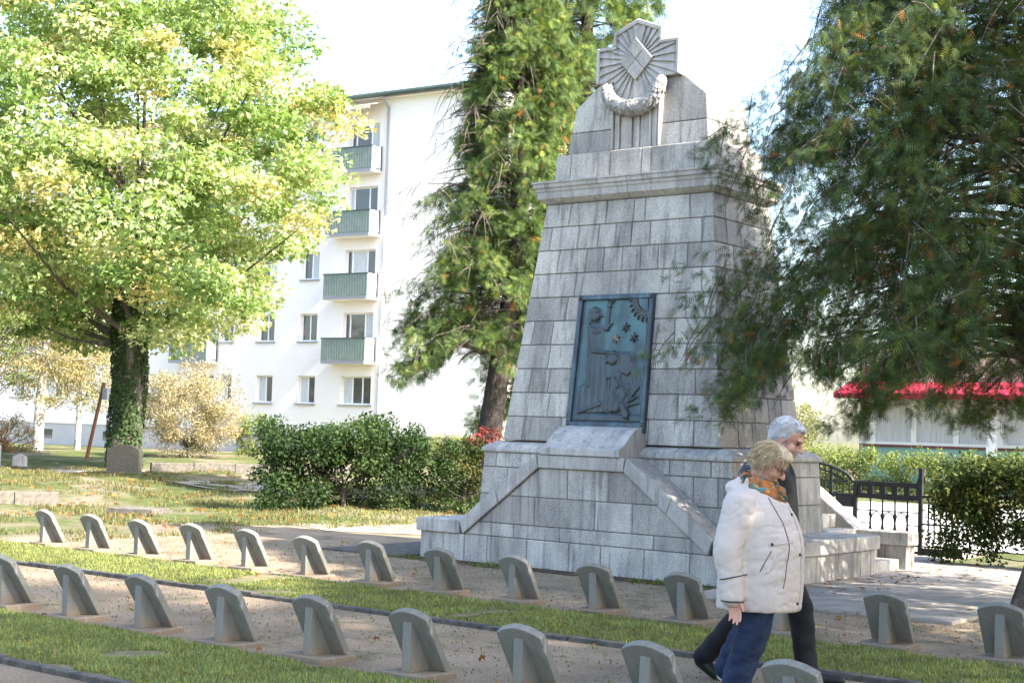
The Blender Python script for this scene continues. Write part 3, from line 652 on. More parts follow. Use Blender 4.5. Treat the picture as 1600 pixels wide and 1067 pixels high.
raise_(sd_poly([(322, 436), (334, 436), (334, 578), (366, 578), (366, 592), (322, 592)]), .030, 4)
rv_ = np.stack([rx_, sy0(rz_)-.021-HF, rz_], -1).reshape(-1, 3); ii = np.arange(NXR*NZR).reshape(NZR, NXR); q0, q1, q2, q3 = ii[:-1, :-1].ravel(), ii[:-1, 1:].ravel(), ii[1:, 1:].ravel(), ii[1:, :-1].ravel()
hn = np.clip(HF.ravel()/.03, 0, 1)[:, None]; up_ = np.clip((rz_.ravel()-iz0)/(iz1-iz0), 0, 1)[:, None]; nzp = np.array([mnoise.noise(Vector((a*5, 0, b*3)))+.5*mnoise.noise(Vector((a*14, 2, b*9))) for a, b in zip(rx_.ravel(), rz_.ravel())])[:, None]
pat = np.clip(.30+.55*up_+.75*nzp, 0, 1)*(1-.75*hn); rc = np.array((.034, .046, .062))*(1-pat)+np.array((.07, .138, .148))*pat; rc = rc*(1-.25*hn)+np.array((.06, .055, .05))*.25*hn
def relmat():
    m, nt, b = newmat('bronze relief'); at_ = N(nt, 'ShaderNodeAttribute', attribute_name='Col'); nt.links.new(at_.outputs['Color'], b.inputs['Base Color']); b.inputs['Roughness'].default_value = .42; b.inputs['Metallic'].default_value = .35; bump(nt, b, noise_n(nt, objco(nt), 70), .25, .004); return m
ro = fast('relief', rv_, np.concatenate([np.c_[q0, q1, q2], np.c_[q0, q2, q3]]), relmat(), rc, pl); ro.data.polygons.foreach_set('use_smooth', np.ones(len(ro.data.polygons), bool))
scx, scz = ix1+.0, iz1+.02
def sunpt(r, a): return (scx+r*math.cos(a), scz+r*math.sin(a))
def fanmesh(p, c, lift, name, m):
    mp = pmap(0); n = len(p); vs = [mp(a, b, -.018) for a, b in p]+[mp(a, b, -lift) for a, b in p]+[mp(c[0], c[1], -lift-.004)]
    return mobj(name, vs, [(i, i+1, i+1+n, i+n) for i in range(n-1)]+[(i+n, i+1+n, 2*n) for i in range(n-1)], m, pl)
fanmesh([sunpt(.155, PI+.05+(PI/2-.1)*k/12) for k in range(13)], (scx-.02, scz-.02), .05, 'sun_disc', M['bronze'])
for i in range(7):
    a = PI+.10+(PI/2-.2)*i/6; w1 = .022
    p = []
    for r, o_ in ((.17, 0), (.21, .25), (.25, -.25), (.30, .12)): p.append((sunpt(r, a), o_))
    left = []; right = []
    for (c, o_), wd in zip(p, (w1, w1, w1*.8, .003)):
        tx, tz = -math.sin(a), math.cos(a); cx_, cz_ = c[0]+tx*o_*.08, c[1]+tz*o_*.08; left.append((cx_-tx*wd, cz_-tz*wd)); right.append((cx_+tx*wd, cz_+tz*wd))
    poly = left+right[::-1]; mp = pmap(0); n = len(poly); vs = [mp(a_, b_, -.018) for a_, b_ in poly]+[mp(a_, b_, -.045) for a_, b_ in poly]
    mobj('sun_ray', vs, [(k, k+1, 7-k-1, 7-k) for k in range(3)] and [(i_, (i_+1) % n, (i_+1) % n+n, i_+n) for i_ in range(n)]+[(n+k, n+k+1, n+7-k-1, n+7-k) for k in range(3)], M['bronze_worn'], pl)
for sx, sy_, m_ in ((390, 350, 'star'), (446, 283, 'bronze_worn'), (495, 345, 'bronze_worn')):
    c = zc(sx, sy_); poly = [(c[0]+(.062 if k % 2 == 0 else .026)*math.cos(PI/6+PI*k/6), c[1]+(.062 if k % 2 == 0 else .026)*math.sin(PI/6+PI*k/6)) for k in range(12)]
    mp = pmap(0); vs = [mp(a, b, -.018) for a, b in poly]+[mp(a, b, -.04) for a, b in poly]+[mp(c[0], c[1], -.06)]
    mobj('star', vs, [(i, (i+1) % 12, (i+1) % 12+12, i+12) for i in range(12)]+[(i+12, (i+1) % 12+12, 24) for i in range(12)], M[m_], pl)

# ------------------------------------------------------------------ headstones
def headstone_meshes():
    s = (-.519, .854); nr = (.854, .519); o0 = (.10, .05)
    out = [(-.168, 0), (.168, 0), (.168, .375)]+[(.168*math.cos(a)/math.cos(.0), .375+.068*(math.sin(a))**1.0) for a in np.linspace(.25, PI-.25, 11)]+[(-.168, .375)]
    out = [(-.168, 0), (.168, 0)]+[(.168-.336*k/12, .388+.055*(1-((k-6)/6.)**2)) for k in range(13)]
    def P(x, t, d): return (x, o0[0]+s[0]*t+nr[0]*d, o0[1]+s[1]*t+nr[1]*d)
    n = len(out); vs = [P(x, t, 0) for x, t in out]+[P(x, t, .05) for x, t in out]
    slab = MB().add(vs, [tuple(range(n)), tuple(reversed(range(n, 2*n)))]+[(i, i+n, (i+1) % n+n, (i+1) % n) for i in range(n)])
    strut = MB().add([(-.036, -.10, .045), (.036, -.10, .045), (.036, .104, .045), (-.036, .104, .045), (-.036, -.098, .362), (.036, -.098, .362), (.036, -.082, .366), (-.036, -.082, .366)],
                     [(3, 2, 1, 0), (0, 1, 5, 4), (1, 2, 6, 5), (2, 3, 7, 6), (3, 0, 4, 7), (4, 5, 6, 7)])
    base = MB().box(-.19, .19, -.15, .19, -.04, .046)
    return slab, strut, base
sl_, st_, ba_ = headstone_meshes()
hm = None
ORD = ['first', 'second', 'third', 'fourth', 'fifth', 'sixth', 'seventh', 'eighth', 'ninth', 'tenth', 'eleventh', 'twelfth', 'thirteenth', 'fourteenth']
def headstone(x, y, label, group):
    global hm
    e = empty('headstone', label, 'headstone', (x, y, random.uniform(-.006, .006)), random.uniform(-.05, .05), group); e.rotation_euler[1] = random.uniform(-.025, .025); e.rotation_euler[0] = random.uniform(-.03, .03)
    if hm is None:
        hm = [sl_.build('slab', M['head'], e, bevel=.005), st_.build('strut', M['head'], e, bevel=.004), ba_.build('base', M['head'], e, bevel=.01)]
    else:
        for o in hm:
            c = o.copy(); COL.objects.link(c); c.parent = e
    return e
X1R = [-5.9096+.90466*i for i in range(14)]; X2R = [-1.0944+.89364*i for i in range(9)]
for i, x in enumerate(X1R):
    lab = '%s small leaning grey headstone from the left in the back row' % ORD[i]
    if i == 11: lab = 'small leaning grey headstone of the back row half hidden behind the walking couple'
    if i == 12: lab = 'small leaning grey headstone of the back row right of the walking couple'
    if i == 13: lab = 'rightmost small leaning grey headstone of the back row, cut by the picture edge'
    headstone(x, -2.83, lab, 'headstones of the back row')
for i, x in enumerate(X2R):
    lab = '%s small leaning grey headstone from the left in the front row' % ORD[i]
    if i == 0: lab = 'front row headstone cut off by the left picture edge'
    if i == 8: lab = 'front row headstone at the bottom edge in front of the woman in white'
    headstone(x, -6.57, lab, 'headstones of the front row')

# ------------------------------------------------------------------ vegetation
def frond(nl=6, wd=.07):
    """flat lacy spray: stem with side branchlets spreading like a fan"""
    vs = [(0, -.014, 0), (0, .014, 0), (1, 0, -.10)]; fs = [(0, 1, 2)]
    for i in range(nl):
        x = .05+.80*i/nl; L = .62*(1-.55*x)*(1 if i else .7); z = -.10*x*x
        for s in (1, -1):
            k = len(vs); xx = x+(.05 if s > 0 else 0); a = .95-.35*x
            vs += [(xx-wd*.5, 0, z), (xx+wd*.5, 0, z), (xx+L*math.cos(a), L*math.sin(a)*s, z-.12*L)]; fs += [(k, k+1, k+2)]
    return vs, fs
FROND = frond(5, .075); FROND_S = frond(4, .11)
TG = np.array([(.040, .075, .032), (.055, .095, .038), (.034, .062, .030), (.075, .110, .040), (.048, .082, .040)])
TB = np.array([(.17, .075, .032), (.13, .07, .035), (.12, .10, .035)])
def thuja_arrays(H, zmin, Rf, nb, twigs, per, size, seed, reject=None, cx=0, cy=0, gapt=-.42, brown=.055):
    r = np.random.default_rng(seed); br = MB(); P = []; D = []; Nn = []
    for b in range(nb):
        h = zmin+(H-zmin)*((b+r.random())/nb)**1.12; az = b*2.39996+r.normal()*.25; L = Rf(h)*r.uniform(.70, 1.05)
        o = np.array([math.cos(az), math.sin(az), 0.]); lat = np.array([-o[1], o[0], 0]); bend = r.normal()*.25; rise = r.uniform(.05, .45); droop = r.uniform(.35, .85)
        pt = lambda s_: np.array([0, 0, h])+o*(L*s_)+lat*(bend*L*s_*s_)+np.array([0, 0, 1.])*(L*(rise*s_-droop*s_**2.2))
        pts = [pt(.66*k/7) for k in range(8)]; zc_ = [k for k in range(8) if pts[k][2] > zmin-.25]
        if len(zc_) > 2: br.tube([pts[k] for k in zc_], [.024*(1-k/8.5)+.003 for k in zc_], 5, False)
        for t in range(twigs):
            s_ = .22+.78*math.sqrt(r.random()); p0 = pt(s_); tg = unit(pt(min(s_+.05, 1.05))-p0)
            dirv = unit(tg*.6+lat*r.normal()*.8+np.array([0, 0, r.uniform(-.9, .25)])); tl = r.uniform(.25, .62)*(.7+.3*L/2.5)
            if r.random() < .35 and p0[2] > zmin: br.tube([p0, p0+dirv*tl*.6+np.array([0, 0, -.02]), p0+dirv*tl+np.array([0, 0, -.10])], [.007, .005, .002], 3, False)
            for q in range(per):
                f_ = r.random(); p = p0+dirv*tl*f_+np.array([0, 0, -.12*f_*f_])+r.normal(size=3)*.045
                P.append(p); D.append(unit(dirv*.6+r.normal(size=3)*.62+np.array([0, 0, -.30]))); Nn.append(unit(np.array([0, 0, .55])+r.normal(size=3)*.75+o*.35))
    P, D, Nn = map(np.array, (P, D, Nn))
    if reject is not None:
        k = ~reject(P+np.array([cx, cy, 0])); P, D, Nn = P[k], D[k], Nn[k]
    nz = np.array([mnoise.noise(Vector(q)*1.15+Vector((seed, 0, 0)))+.6*mnoise.noise(Vector(q)*2.6) for q in P]); k = nz > gapt; P, D, Nn = P[k], D[k], Nn[k]
    n = len(P); c = TG[r.integers(0, len(TG), n)]*r.uniform(.7, 1.35, (n, 1)); k = r.random(n) < brown; c[k] = TB[r.integers(0, 3, k.sum())]
    k = r.random(n) < .10; c[k] = c[k]*np.array([1.9, 1.65, 1.0])
    return br, P, D, Nn, size*r.uniform(.65, 1.35, n), c
def trunk_mb(pts, rads, n=14, rough=.06, seed=1):
    mb = MB(); r = random.Random(seed); k = 0
    fine = []; fr = []
    for i in range(len(pts)-1):
        for j in range(6):
            t = j/6; fine.append(Vector(pts[i]).lerp(Vector(pts[i+1]), t)); fr.append(rads[i]+(rads[i+1]-rads[i])*t)
    fine.append(Vector(pts[-1])); fr.append(rads[-1])
    vs = []; fs = []
    for i, (p, rr) in enumerate(zip(fine, fr)):
        for q in range(n):
            a = 2*PI*q/n; d = rr*(1+rough*math.sin(a*4+1.3*math.sin(i*.35))+rough*.7*math.sin(a*7+i*.2))
            vs.append((p.x+d*math.cos(a), p.y+d*math.sin(a), p.z))
    for i in range(len(fine)-1):
        for q in range(n): fs.append((i*n+q, i*n+(q+1) % n, (i+1)*n+(q+1) % n, (i+1)*n+q))
    return mb.add(vs, fs)
def thuja(name, label, loc, H, zmin, Rf, nb, twigs, per, size, seed, trunk_r, lean=(0, 0), tmpl=FROND, reject=None, group=None, tint=(1, 1, 1), gapt=-.42, tlean=None):
    tlean = tlean or lean
    e = empty(name, label, 'tree', loc, 0, group)
    trunk_mb([(0, 0, -.1), (tlean[0]*.35, tlean[1]*.35, H*.12), (tlean[0], tlean[1], H*.45), (lean[0], lean[1], H*.95)], [trunk_r*1.5, trunk_r, trunk_r*.6, .03], seed=seed).build('trunk', M['bark_dark'] if H > 9 else M['bark'], e, True)
    br, P, D, Nn, sc, c = thuja_arrays(H, zmin, Rf, nb, twigs, per, size, seed, reject, loc[0], loc[1], gapt, .055 if tint[0] < 1.2 else .022)
    P = P+np.c_[lean[0]*np.clip(P[:, 2]/(H*.5), 0, 1), lean[1]*np.clip(P[:, 2]/(H*.5), 0, 1), np.zeros(len(P))]
    br.build('branches', M['bark'], e)
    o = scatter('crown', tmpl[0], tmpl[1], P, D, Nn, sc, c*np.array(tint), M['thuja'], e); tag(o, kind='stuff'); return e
def rej(p):
    inside = ((np.abs(p[:, 0]) < 1.6) & (p[:, 1] > 0.2) & (p[:, 1] < 3.2) & (p[:, 2] < 5.9)) | ((p[:, 0] < 2.6) & (p[:, 1] > -.3) & (p[:, 1] < 3.2) & (p[:, 2] < .7))
    low = p[:, 2] < 1.95+.28*np.sin(p[:, 0]*3.1+p[:, 1]*2.3)-.5*np.exp(-((p[:, 0]-4.3)**2+(p[:, 1]+.6)**2)/.25)
    return inside | low
def RfR(h): return 3.2-.3*max(0, h-4)/2 if h < 6 else 2.9*max(0, 1-(h-6)/2.4)**.7
def at_px0(x, D):
    a = (x-800)/F_PX*D; return (CAM.x+Rv.x*a+F0.x*D, CAM.y+Rv.y*a+F0.y*D)
t_near = thuja('thuja_tree', 'big dark green arborvitae with drooping sprays at the right edge, overlapping the monument', (4.93, .60, 0), 8.3, 2.35, RfR, 400, 15, 19, .128, 3, .17, (.10, .06), FROND, rej, gapt=-.9, tint=(1.08, 1.0, .8), tlean=(.62, .48))
def rejL(p): return p[:, 2] < 2.75+.45*np.sin(p[:, 0]*2.1+p[:, 1]*1.7)
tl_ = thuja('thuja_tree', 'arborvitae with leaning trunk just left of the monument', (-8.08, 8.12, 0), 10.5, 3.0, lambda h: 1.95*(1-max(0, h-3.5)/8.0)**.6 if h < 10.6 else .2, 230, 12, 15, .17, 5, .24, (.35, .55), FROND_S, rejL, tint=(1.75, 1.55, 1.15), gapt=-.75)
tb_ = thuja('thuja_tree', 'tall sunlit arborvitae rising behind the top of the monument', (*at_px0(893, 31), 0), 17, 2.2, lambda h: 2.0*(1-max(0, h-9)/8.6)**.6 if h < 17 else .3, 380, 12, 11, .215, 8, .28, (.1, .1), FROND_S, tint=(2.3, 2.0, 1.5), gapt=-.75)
# further arborvitae of the same row, outside the picture: they throw the dappled shade
def copy_tree(src, loc, rz, label, sc=1.0):
    e = src.copy(); COL.objects.link(e); e.location = loc; e.rotation_euler = (0, 0, rz); e.scale = (sc,)*3; e['label'] = label
    for ch in list(src.children):
        c = ch.copy(); COL.objects.link(c); c.parent = e
    return e
SHADE = [((11.2, -5.6, 0), 1.1, 1.0), ((12.0, -1.9, 0), 2.3, 1.0), ((13.6, -9.0, 0), 4.0, 1.1), ((19.5, -7.5, 0), 5.0, 2.0), ((20.5, -2.2, 0), 3.0, 2.1), ((25.5, -6.2, 0), .7, 3.0)]
t_sh = thuja('thuja_tree', 'arborvitae outside the right picture edge, first of the shading row', SHADE[0][0], 8.6, 2.3, RfR, 230, 12, 9, .19, 13, .18, (0, 0), FROND_S, gapt=.30)
for i, (l, rz, sc) in enumerate(SHADE[1:]):
    copy_tree(t_sh, l, rz, 'arborvitae outside the right picture edge, %s of the shading row' % ORD[i+1], sc)

def clump_tree(name, label, loc, trunk_pts, trunk_r, clumps, per, crad, leaf, lsize, cols, seed, trunkmat, flat=.55, cat='tree', limbs=True, crownname='crown', colf=None):
    r = np.random.default_rng(seed); e = empty(name, label, cat, loc)
    mb = trunk_mb(trunk_pts, trunk_r, seed=seed)
    top = Vector(trunk_pts[-1]); base_ = Vector(trunk_pts[max(0, len(trunk_pts)-2)])
    if limbs:
        for c in clumps[::max(1, len(clumps)//26)]:
            t = min(.95, max(0, (c[2]*.55-base_.z)/max(.1, top.z-base_.z))); s_ = base_.lerp(top, t); c_v = Vector(c); m1 = s_.lerp(c_v, .5)+Vector((0, 0, -.06*(c_v-s_).length))
            mb.tube([s_, m1, c_v], [trunk_r[-1]*.42, trunk_r[-1]*.22, .012], 6, False)
    mb.build('trunk', trunkmat, e, True)
    nC = len(clumps); cl = np.repeat(np.array(clumps), per, 0); n = len(cl); cr2 = np.repeat(r.uniform(.7, 1.3, nC)*crad, per)
    u = unit(r.normal(size=(n, 3)))*(r.random(n)**(1/2.2))[:, None]
    P = cl+u*cr2[:, None]*np.array([1, 1, flat]); D = r.normal(size=(n, 3))+u*.8+np.array([0, 0, -.35]); Nn = np.c_[r.normal(size=(n, 2))*.65, np.ones(n)]+u*.45
    cc = np.array(cols)[r.choice(len(cols), nC)][np.repeat(np.arange(nC), per)]*r.uniform(.7, 1.35, (n, 1))
    alt = r.random(n) < .16; cc[alt] = np.array(cols)[r.choice(len(cols), alt.sum())]
    o = scatter(crownname, leaf[0], leaf[1], P, D, Nn, lsize*r.uniform(.65, 1.3, n), cc, M['leaf'], e); tag(o, kind='stuff'); return e
def ell_clumps(n, c, rad, seed, shell=.45, cut=None):
    r = np.random.default_rng(seed); out = []
    while len(out) < n:
        u = unit(r.normal(size=3))*(shell+(1-shell)*r.random()**.6); wob = 1+.22*mnoise.noise(Vector(u*2.1)+Vector((seed, 0, 0)))
        p = np.array(c)+u*np.array(rad)*wob
        if cut is None or cut(p): out.append(tuple(p))
    return out
# maple with ivy-clad trunk
MC = [(.33, .41, .19), (.37, .43, .21), (.25, .34, .14), (.44, .46, .26), (.30, .39, .18), (.50, .44, .22), (.20, .28, .10), (.16, .24, .08)]
cl = ell_clumps(520, (-.5, -.5, 8.9), (6.7, 6.7, 7.6), 4, .45, lambda p: p[2] > 3.9)
maple = clump_tree('maple_tree', 'large maple with pale yellow-green autumn crown and ivy-covered trunk', (-26.1, 13.9, 0), [(0, 0, -.1), (0, .05, 1.5), (.1, 0, 3.6), (.2, .1, 9)], [.55, .44, .40, .22], cl, 230, .95, LEAFM, .112, MC, 21, M['bark'], .5)
ni = 9000; a = rng.uniform(0, 2*PI, ni); zz = rng.uniform(.1, 5.2, ni); rr = .44+.09*rng.random(ni)+.06*np.sin(a*3+zz*2)
ip = np.c_[rr*np.cos(a), rr*np.sin(a), zz]; ir = np.c_[np.cos(a), np.sin(a), np.zeros(ni)]
ivy = scatter('ivy', LEAF3[0], LEAF3[1], ip, np.c_[rng.normal(size=(ni, 2))*.5, -np.ones(ni)], ir+rng.normal(size=(ni, 3))*.35, .075, np.array((.055, .085, .035))*rng.uniform(.6, 1.5, (ni, 1)), M['leaf'], maple); tag(ivy, kind='stuff')
def shrub(name, label, loc, clumps, per, crad, leaf, ls, cols, seed, flat=.8, cat='shrub', extra=None):
    e = clump_tree(name, label, loc, [(0, 0, 0), (0, 0, .25), (0, 0, .5)], [.06, .05, .03], clumps, per, crad, leaf, ls, cols, seed, M['bark'], flat, cat, True, 'foliage'); return e
def box_clumps(n, x, y, z, seed, top=0.):
    r = np.random.default_rng(seed); return [(r.uniform(*x), r.uniform(*y), z[0]+(z[1]-z[0]+top*r.normal())*r.random()**.8) for _ in range(n)]
DG = [(.035, .062, .022), (.045, .078, .028), (.028, .05, .02), (.06, .095, .03)]
ex = np.array((-8.75, 5.75)); ax = unit(np.array((2.2, 2.8)))
def along(n, L, Wd, H, seed, hf):
    r = np.random.default_rng(seed); out = []
    for _ in range(n):
        s_ = r.uniform(-L/2, L/2); w_ = r.uniform(-Wd/2, Wd/2); h = hf(s_)*r.random()**.7
        out.append((ax[0]*s_-ax[1]*w_, ax[1]*s_+ax[0]*w_, max(.18, h))); 
    return out
shrub('shrub', 'wide dark green leafy shrub left of the monument', (-9.05, 5.55, 0), along(150, 2.9, 1.2, 1.6, 31, lambda s_: 1.52+.14*math.sin(s_*2.3)), 150, .30, OVAL, .075, DG, 31)
shrub('shrub', 'smaller dark shrub with reddening leaf tips beside the leaning trunk', (-7.55, 7.15, 0), along(60, 1.2, 1.0, 1.5, 33, lambda s_: 1.32), 150, .26, OVAL, .06, DG+[(.10, .085, .03)], 33)
shrub('shrub', 'small tuft of red autumn leaves on top of the dark shrub', (-7.3, 7.45, 0), [(random.uniform(-.25, .25), random.uniform(-.2, .2), random.uniform(1.25, 1.55)) for _ in range(10)], 50, .16, OVAL, .06, [(.26, .05, .05), (.20, .06, .05)], 34)
PALE = [(.34, .29, .20), (.40, .34, .24), (.28, .25, .16), (.40, .32, .22)]
def at_px(x, D):   # helper for far plants: metres right of the axis at a distance
    a = (x-800)/F_PX*D; return (CAM.x+Rv.x*a+F0.x*D, CAM.y+Rv.y*a+F0.y*D)
x_, y_ = at_px(300, 56); shrub('shrub', 'large straw-coloured bare-looking shrub right of the ivy trunk', (x_, y_, 0), ell_clumps(210, (0, 0, 1.9), (2.3, 1.7, 1.8), 41, .3), 120, .42, OVAL, .085, PALE, 41)
x_, y_ = at_px(403, 58); shrub('shrub', 'rounded pale green bush in front of the apartment block', (x_, y_, 0), ell_clumps(45, (0, 0, .95), (.85, .85, .9), 42, .5), 110, .25, OVAL, .075, [(.17, .22, .08), (.21, .25, .10)], 42)
x_, y_ = at_px(12, 55); shrub('shrub', 'low russet and yellow bush at the far left edge', (x_, y_, 0), ell_clumps(60, (0, 0, .7), (1.8, 1.0, .75), 43, .4), 90, .28, OVAL, .07, [(.26, .13, .07), (.24, .19, .07), (.18, .18, .06)], 43)
x_, y_ = at_px(700, 57); shrub('shrub', 'sunlit yellow-green bush behind the dark shrub', (x_, y_, 0), ell_clumps(70, (0, 0, .6), (2.6, .9, .75), 44, .4), 90, .3, OVAL, .07, [(.20, .22, .07), (.26, .25, .08)], 44)
x_, y_ = at_px(66, 60); clump_tree('birch_tree', 'slender pale-leaved birch at the far left before the apartment block', (x_, y_, 0), [(0, 0, 0), (.05, 0, 2), (.1, .1, 4), (0, 0, 6.5)], [.24, .2, .17, .08], ell_clumps(170, (-.3, 0, 4.4), (2.9, 2.4, 2.5), 45, .2), 100, .5, OVAL, .10, [(.30, .25, .14), (.33, .27, .15), (.25, .23, .11)], 45, M['bark_birch'])
x_, y_ = at_px(128, 63); clump_tree('birch_tree', 'second pale-leaved birch, behind the leaning rusty pole', (x_, y_, 0), [(0, 0, 0), (.05, 0, 2), (.1, .1, 4), (0, 0, 6.5)], [.14, .12, .10, .06], ell_clumps(150, (0, 0, 4.3), (2.0, 2.0, 2.8), 47, .2), 100, .5, OVAL, .10, [(.34, .30, .18), (.36, .31, .19), (.28, .28, .14)], 47, M['bark_birch'])
x_, y_ = at_px(-45, 36); clump_tree('sapling_tree', 'loose green branches of a tree entering at the left edge', (x_, y_, 0), [(0, 0, 0), (0, 0, 1.5), (0, 0, 3.5)], [.12, .1, .05], ell_clumps(50, (0, 0, 3.2), (1.7, 1.4, 1.6), 46, .3), 60, .38, OVAL, .09, [(.09, .13, .04), (.12, .15, .05)], 46, M['bark'])
# hedges on the right
def hedge(name, label, x0, x1, y0, y1, h, n, per, ls, cols, seed, crad=.22):
    e = shrub(name, label, ((x0+x1)/2, (y0+y1)/2, 0), [(a-(x0+x1)/2, b-(y0+y1)/2, max(.15, c)) for a, b, c in box_clumps(n, (x0+.1, x1-.1), (y0+.1, y1-.1), (.1, h-.1), seed)], per, crad, OVAL, ls, cols, seed, .9, 'hedge'); return e
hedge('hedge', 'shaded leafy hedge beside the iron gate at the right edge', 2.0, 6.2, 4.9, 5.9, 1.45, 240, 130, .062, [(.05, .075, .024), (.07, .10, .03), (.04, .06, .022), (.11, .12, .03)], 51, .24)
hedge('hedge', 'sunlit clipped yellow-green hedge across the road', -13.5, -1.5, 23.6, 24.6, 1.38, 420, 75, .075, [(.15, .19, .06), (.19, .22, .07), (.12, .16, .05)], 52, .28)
shrub('shrub', 'tall pale sunlit bush beyond the road, behind the man', (-11.3, 26.6, 0), ell_clumps(90, (0, 0, 1.7), (1.6, 1.1, 1.45), 53, .3), 90, .34, OVAL, .08, [(.20, .20, .10), (.24, .23, .11), (.16, .17, .08)], 53)

# ------------------------------------------------------------------ apartment block
phi = YAW+math.radians(57); E_ = Vector((-math.sin(phi), math.cos(phi), 0)); A_ = Vector((-34.71, 34.09, 0))
apt = empty('apartment_building', 'white five-storey apartment block with green balconies', 'building', A_, math.atan2(-E_.y, -E_.x))
# local frame: +x runs to the right along the facade, -y towards the viewer
TOPZ = 16.2
wins = []
for base, kind in ((.5, 'B'), (3.72, 'S'), (6.28, 'S'), (8.85, 'N'), (10.0, 'B'), (13.4, 'S'), (16.0, 'S'), (18.6, 'S'), (20.2, 'B'), (23.6, 'S'), (26.2, 'S'), (28.6, 'S')):
    wd = {'B': 1.72, 'S': 1.02, 'N': .78}[kind]
    for fl in range(5): wins.append((base, wd, 2.42+2.825*fl, kind, fl))
cols_ = sorted(set((b, w_) for b, w_, *_ in wins)); x_cur = 0.; wall_id = 0
def wbox(x0, x1, y0, y1, z0, z1, nm, m): return MB().box(x0, x1, y0, y1, z0, z1).build(nm, m, apt)
edges_ = [0.]+[v for b, w_ in cols_ for v in (b, b+w_)]+[33.]
for i in range(0, len(edges_), 2): wbox(-edges_[i+1], -edges_[i], 0, .45, 1.12, TOPZ-.2, 'wall', M['pink_wall'])
for b, w_ in cols_:
    zsl = sorted((z for bb, ww, z, k, f in wins if bb == b)); kind = [k for bb, ww, z, k, f in wins if bb == b][0]; lo = 1.12
    for i, z in enumerate(zsl):
        sill = z if not (kind == 'B' and i > 0) else z-.85
        wbox(-b-w_, -b, 0, .45, lo, sill, 'wall', M['pink_wall']); lo = z+1.26
    wbox(-b-w_, -b, 0, .45, lo, TOPZ-.2, 'wall', M['pink_wall'])
wbox(0.003, 6.2, -.012, .45, 1.12, TOPZ-.2, 'wall', M['white_wall']); wbox(-33, 6.2, .45, 11, 0, TOPZ-.2, 'rear_block', M['white_wall'])
wbox(-33, 6.2, .05, .449, 0, 1.119, 'base_wall', M['base_wall'])
for x in (-26.5, -22, -17.5, -13, 3, 6.5):
    b_ = wbox(x, x+.7, .03, .06, .35, .8, 'basement_window', M['glass'])
wbox(-33.3, 6.5, -.30, 11.3, TOPZ-.2, TOPZ-.02, 'eaves', M['pink_wall']); wbox(-33.3, 6.5, -.47, 11.3, TOPZ-.019, TOPZ+.05, 'roof', M['roof'])
MB().tube([(-33.3, -.52, TOPZ-.09), (6.5, -.52, TOPZ-.09)], .11, 8).build('gutter', M['green_dark'], apt)
MB().tube([(0, -.5, TOPZ-.1), (0, -.4, TOPZ-.35), (0, -.07, TOPZ-.6), (0, -.07, .3)], .05, 8).build('downpipe', M['sill'], apt)
def window(b, w_, z, kind, fl):
    door = kind == 'B' and fl > 0; z0 = z-.85 if door else z; z1 = z+1.26
    fr = MB(); x0, x1 = -b-w_, -b; yf = .16; t = .065
    nS = 3 if kind == 'B' else 2; cuts = [x0+(x1-x0)*k/nS for k in range(nS+1)]
    if kind == 'B' and fl > 0: cuts = [x0, x0+(x1-x0)*.18, x0+(x1-x0)*.68, x1]
    for i, c in enumerate(cuts): fr.box(max(x0, c-t/2 if 0 < i < nS else c-(t if i == nS else 0)), min(x1, c+t/2 if 0 < i < nS else c+(t if i == 0 else 0)), yf, yf+.07, z0, z1)
    for zz0, zz1 in ((z0, z0+t), (z1-t, z1)): fr.box(x0+t, x1-t, yf+.001, yf+.069, zz0, zz1)
    W = fr.build('window', M['frame'], apt)
    for i in range(nS):
        MB().box(cuts[i]+t*.5, cuts[i+1]-t*.5, yf+.03, yf+.036, z0+t, z1-t).build('pane', M['glass'] if (i+fl) % 3 else M['curtain'], W)
    if not door: MB().box(x0-.08, x1+.08, -.09, .15, z0-.06, z0-.001).build('sill', M['sill'], W)
    return W
for wv in wins: window(*wv)
def balcony(b, z):
    x0, x1 = -b-2.45, -b+.05; y0 = -.72
    B = MB().box(x0, x1, y0, -.003, z-.13, z).build('balcony', M['pink_wall'], apt)
    m_ = MB(); n_ = 34
    for k in range(n_):
        xa = x0+(x1-x0)*k/n_; xb = x0+(x1-x0)*(k+1)/n_; m_.box(xa, xb, y0-.02-(.022 if k % 2 else 0), y0-.005, z+.03, z+.97)
    m_.build('front_sheet', M['green_panel'], B)
    MB().box(x0-.02, x1+.02, y0-.06, y0+.02, z+.97, z+1.02).build('rail', M['green_dark'], B)
    for xs_ in (x0, x1-.03): MB().box(xs_, xs_+.03, y0+.02, -.12, z+.05, z+1.0).build('side_sheet', M['frame'], B); 
    MB().box(x1-.02, x1+.02, -.11, -.05, z-.05, z+1.05).build('side_post', M['green_dark'], B); MB().box(x0-.01, x1-.05, y0-.015, y0+.0, z-.13, z+.028).build('edge_trim', M['sill'], B)
for bx in (.36, 9.86, 20.06):
    for z in (4.33, 7.18, 9.98, 12.82): balcony(bx, z)
aw = MB().add([(-2.7, -.003, 15.9), (-.2, -.003, 15.9), (-.2, -1.2, 15.55), (-2.7, -1.2, 15.55), (-2.7, -1.2, 15.38), (-.2, -1.2, 15.38)], [(0, 3, 2, 1), (3, 4, 5, 2)]).build('awning', M['beige'], apt)
aw.modifiers.new('s', 'SOLIDIFY').thickness = .02

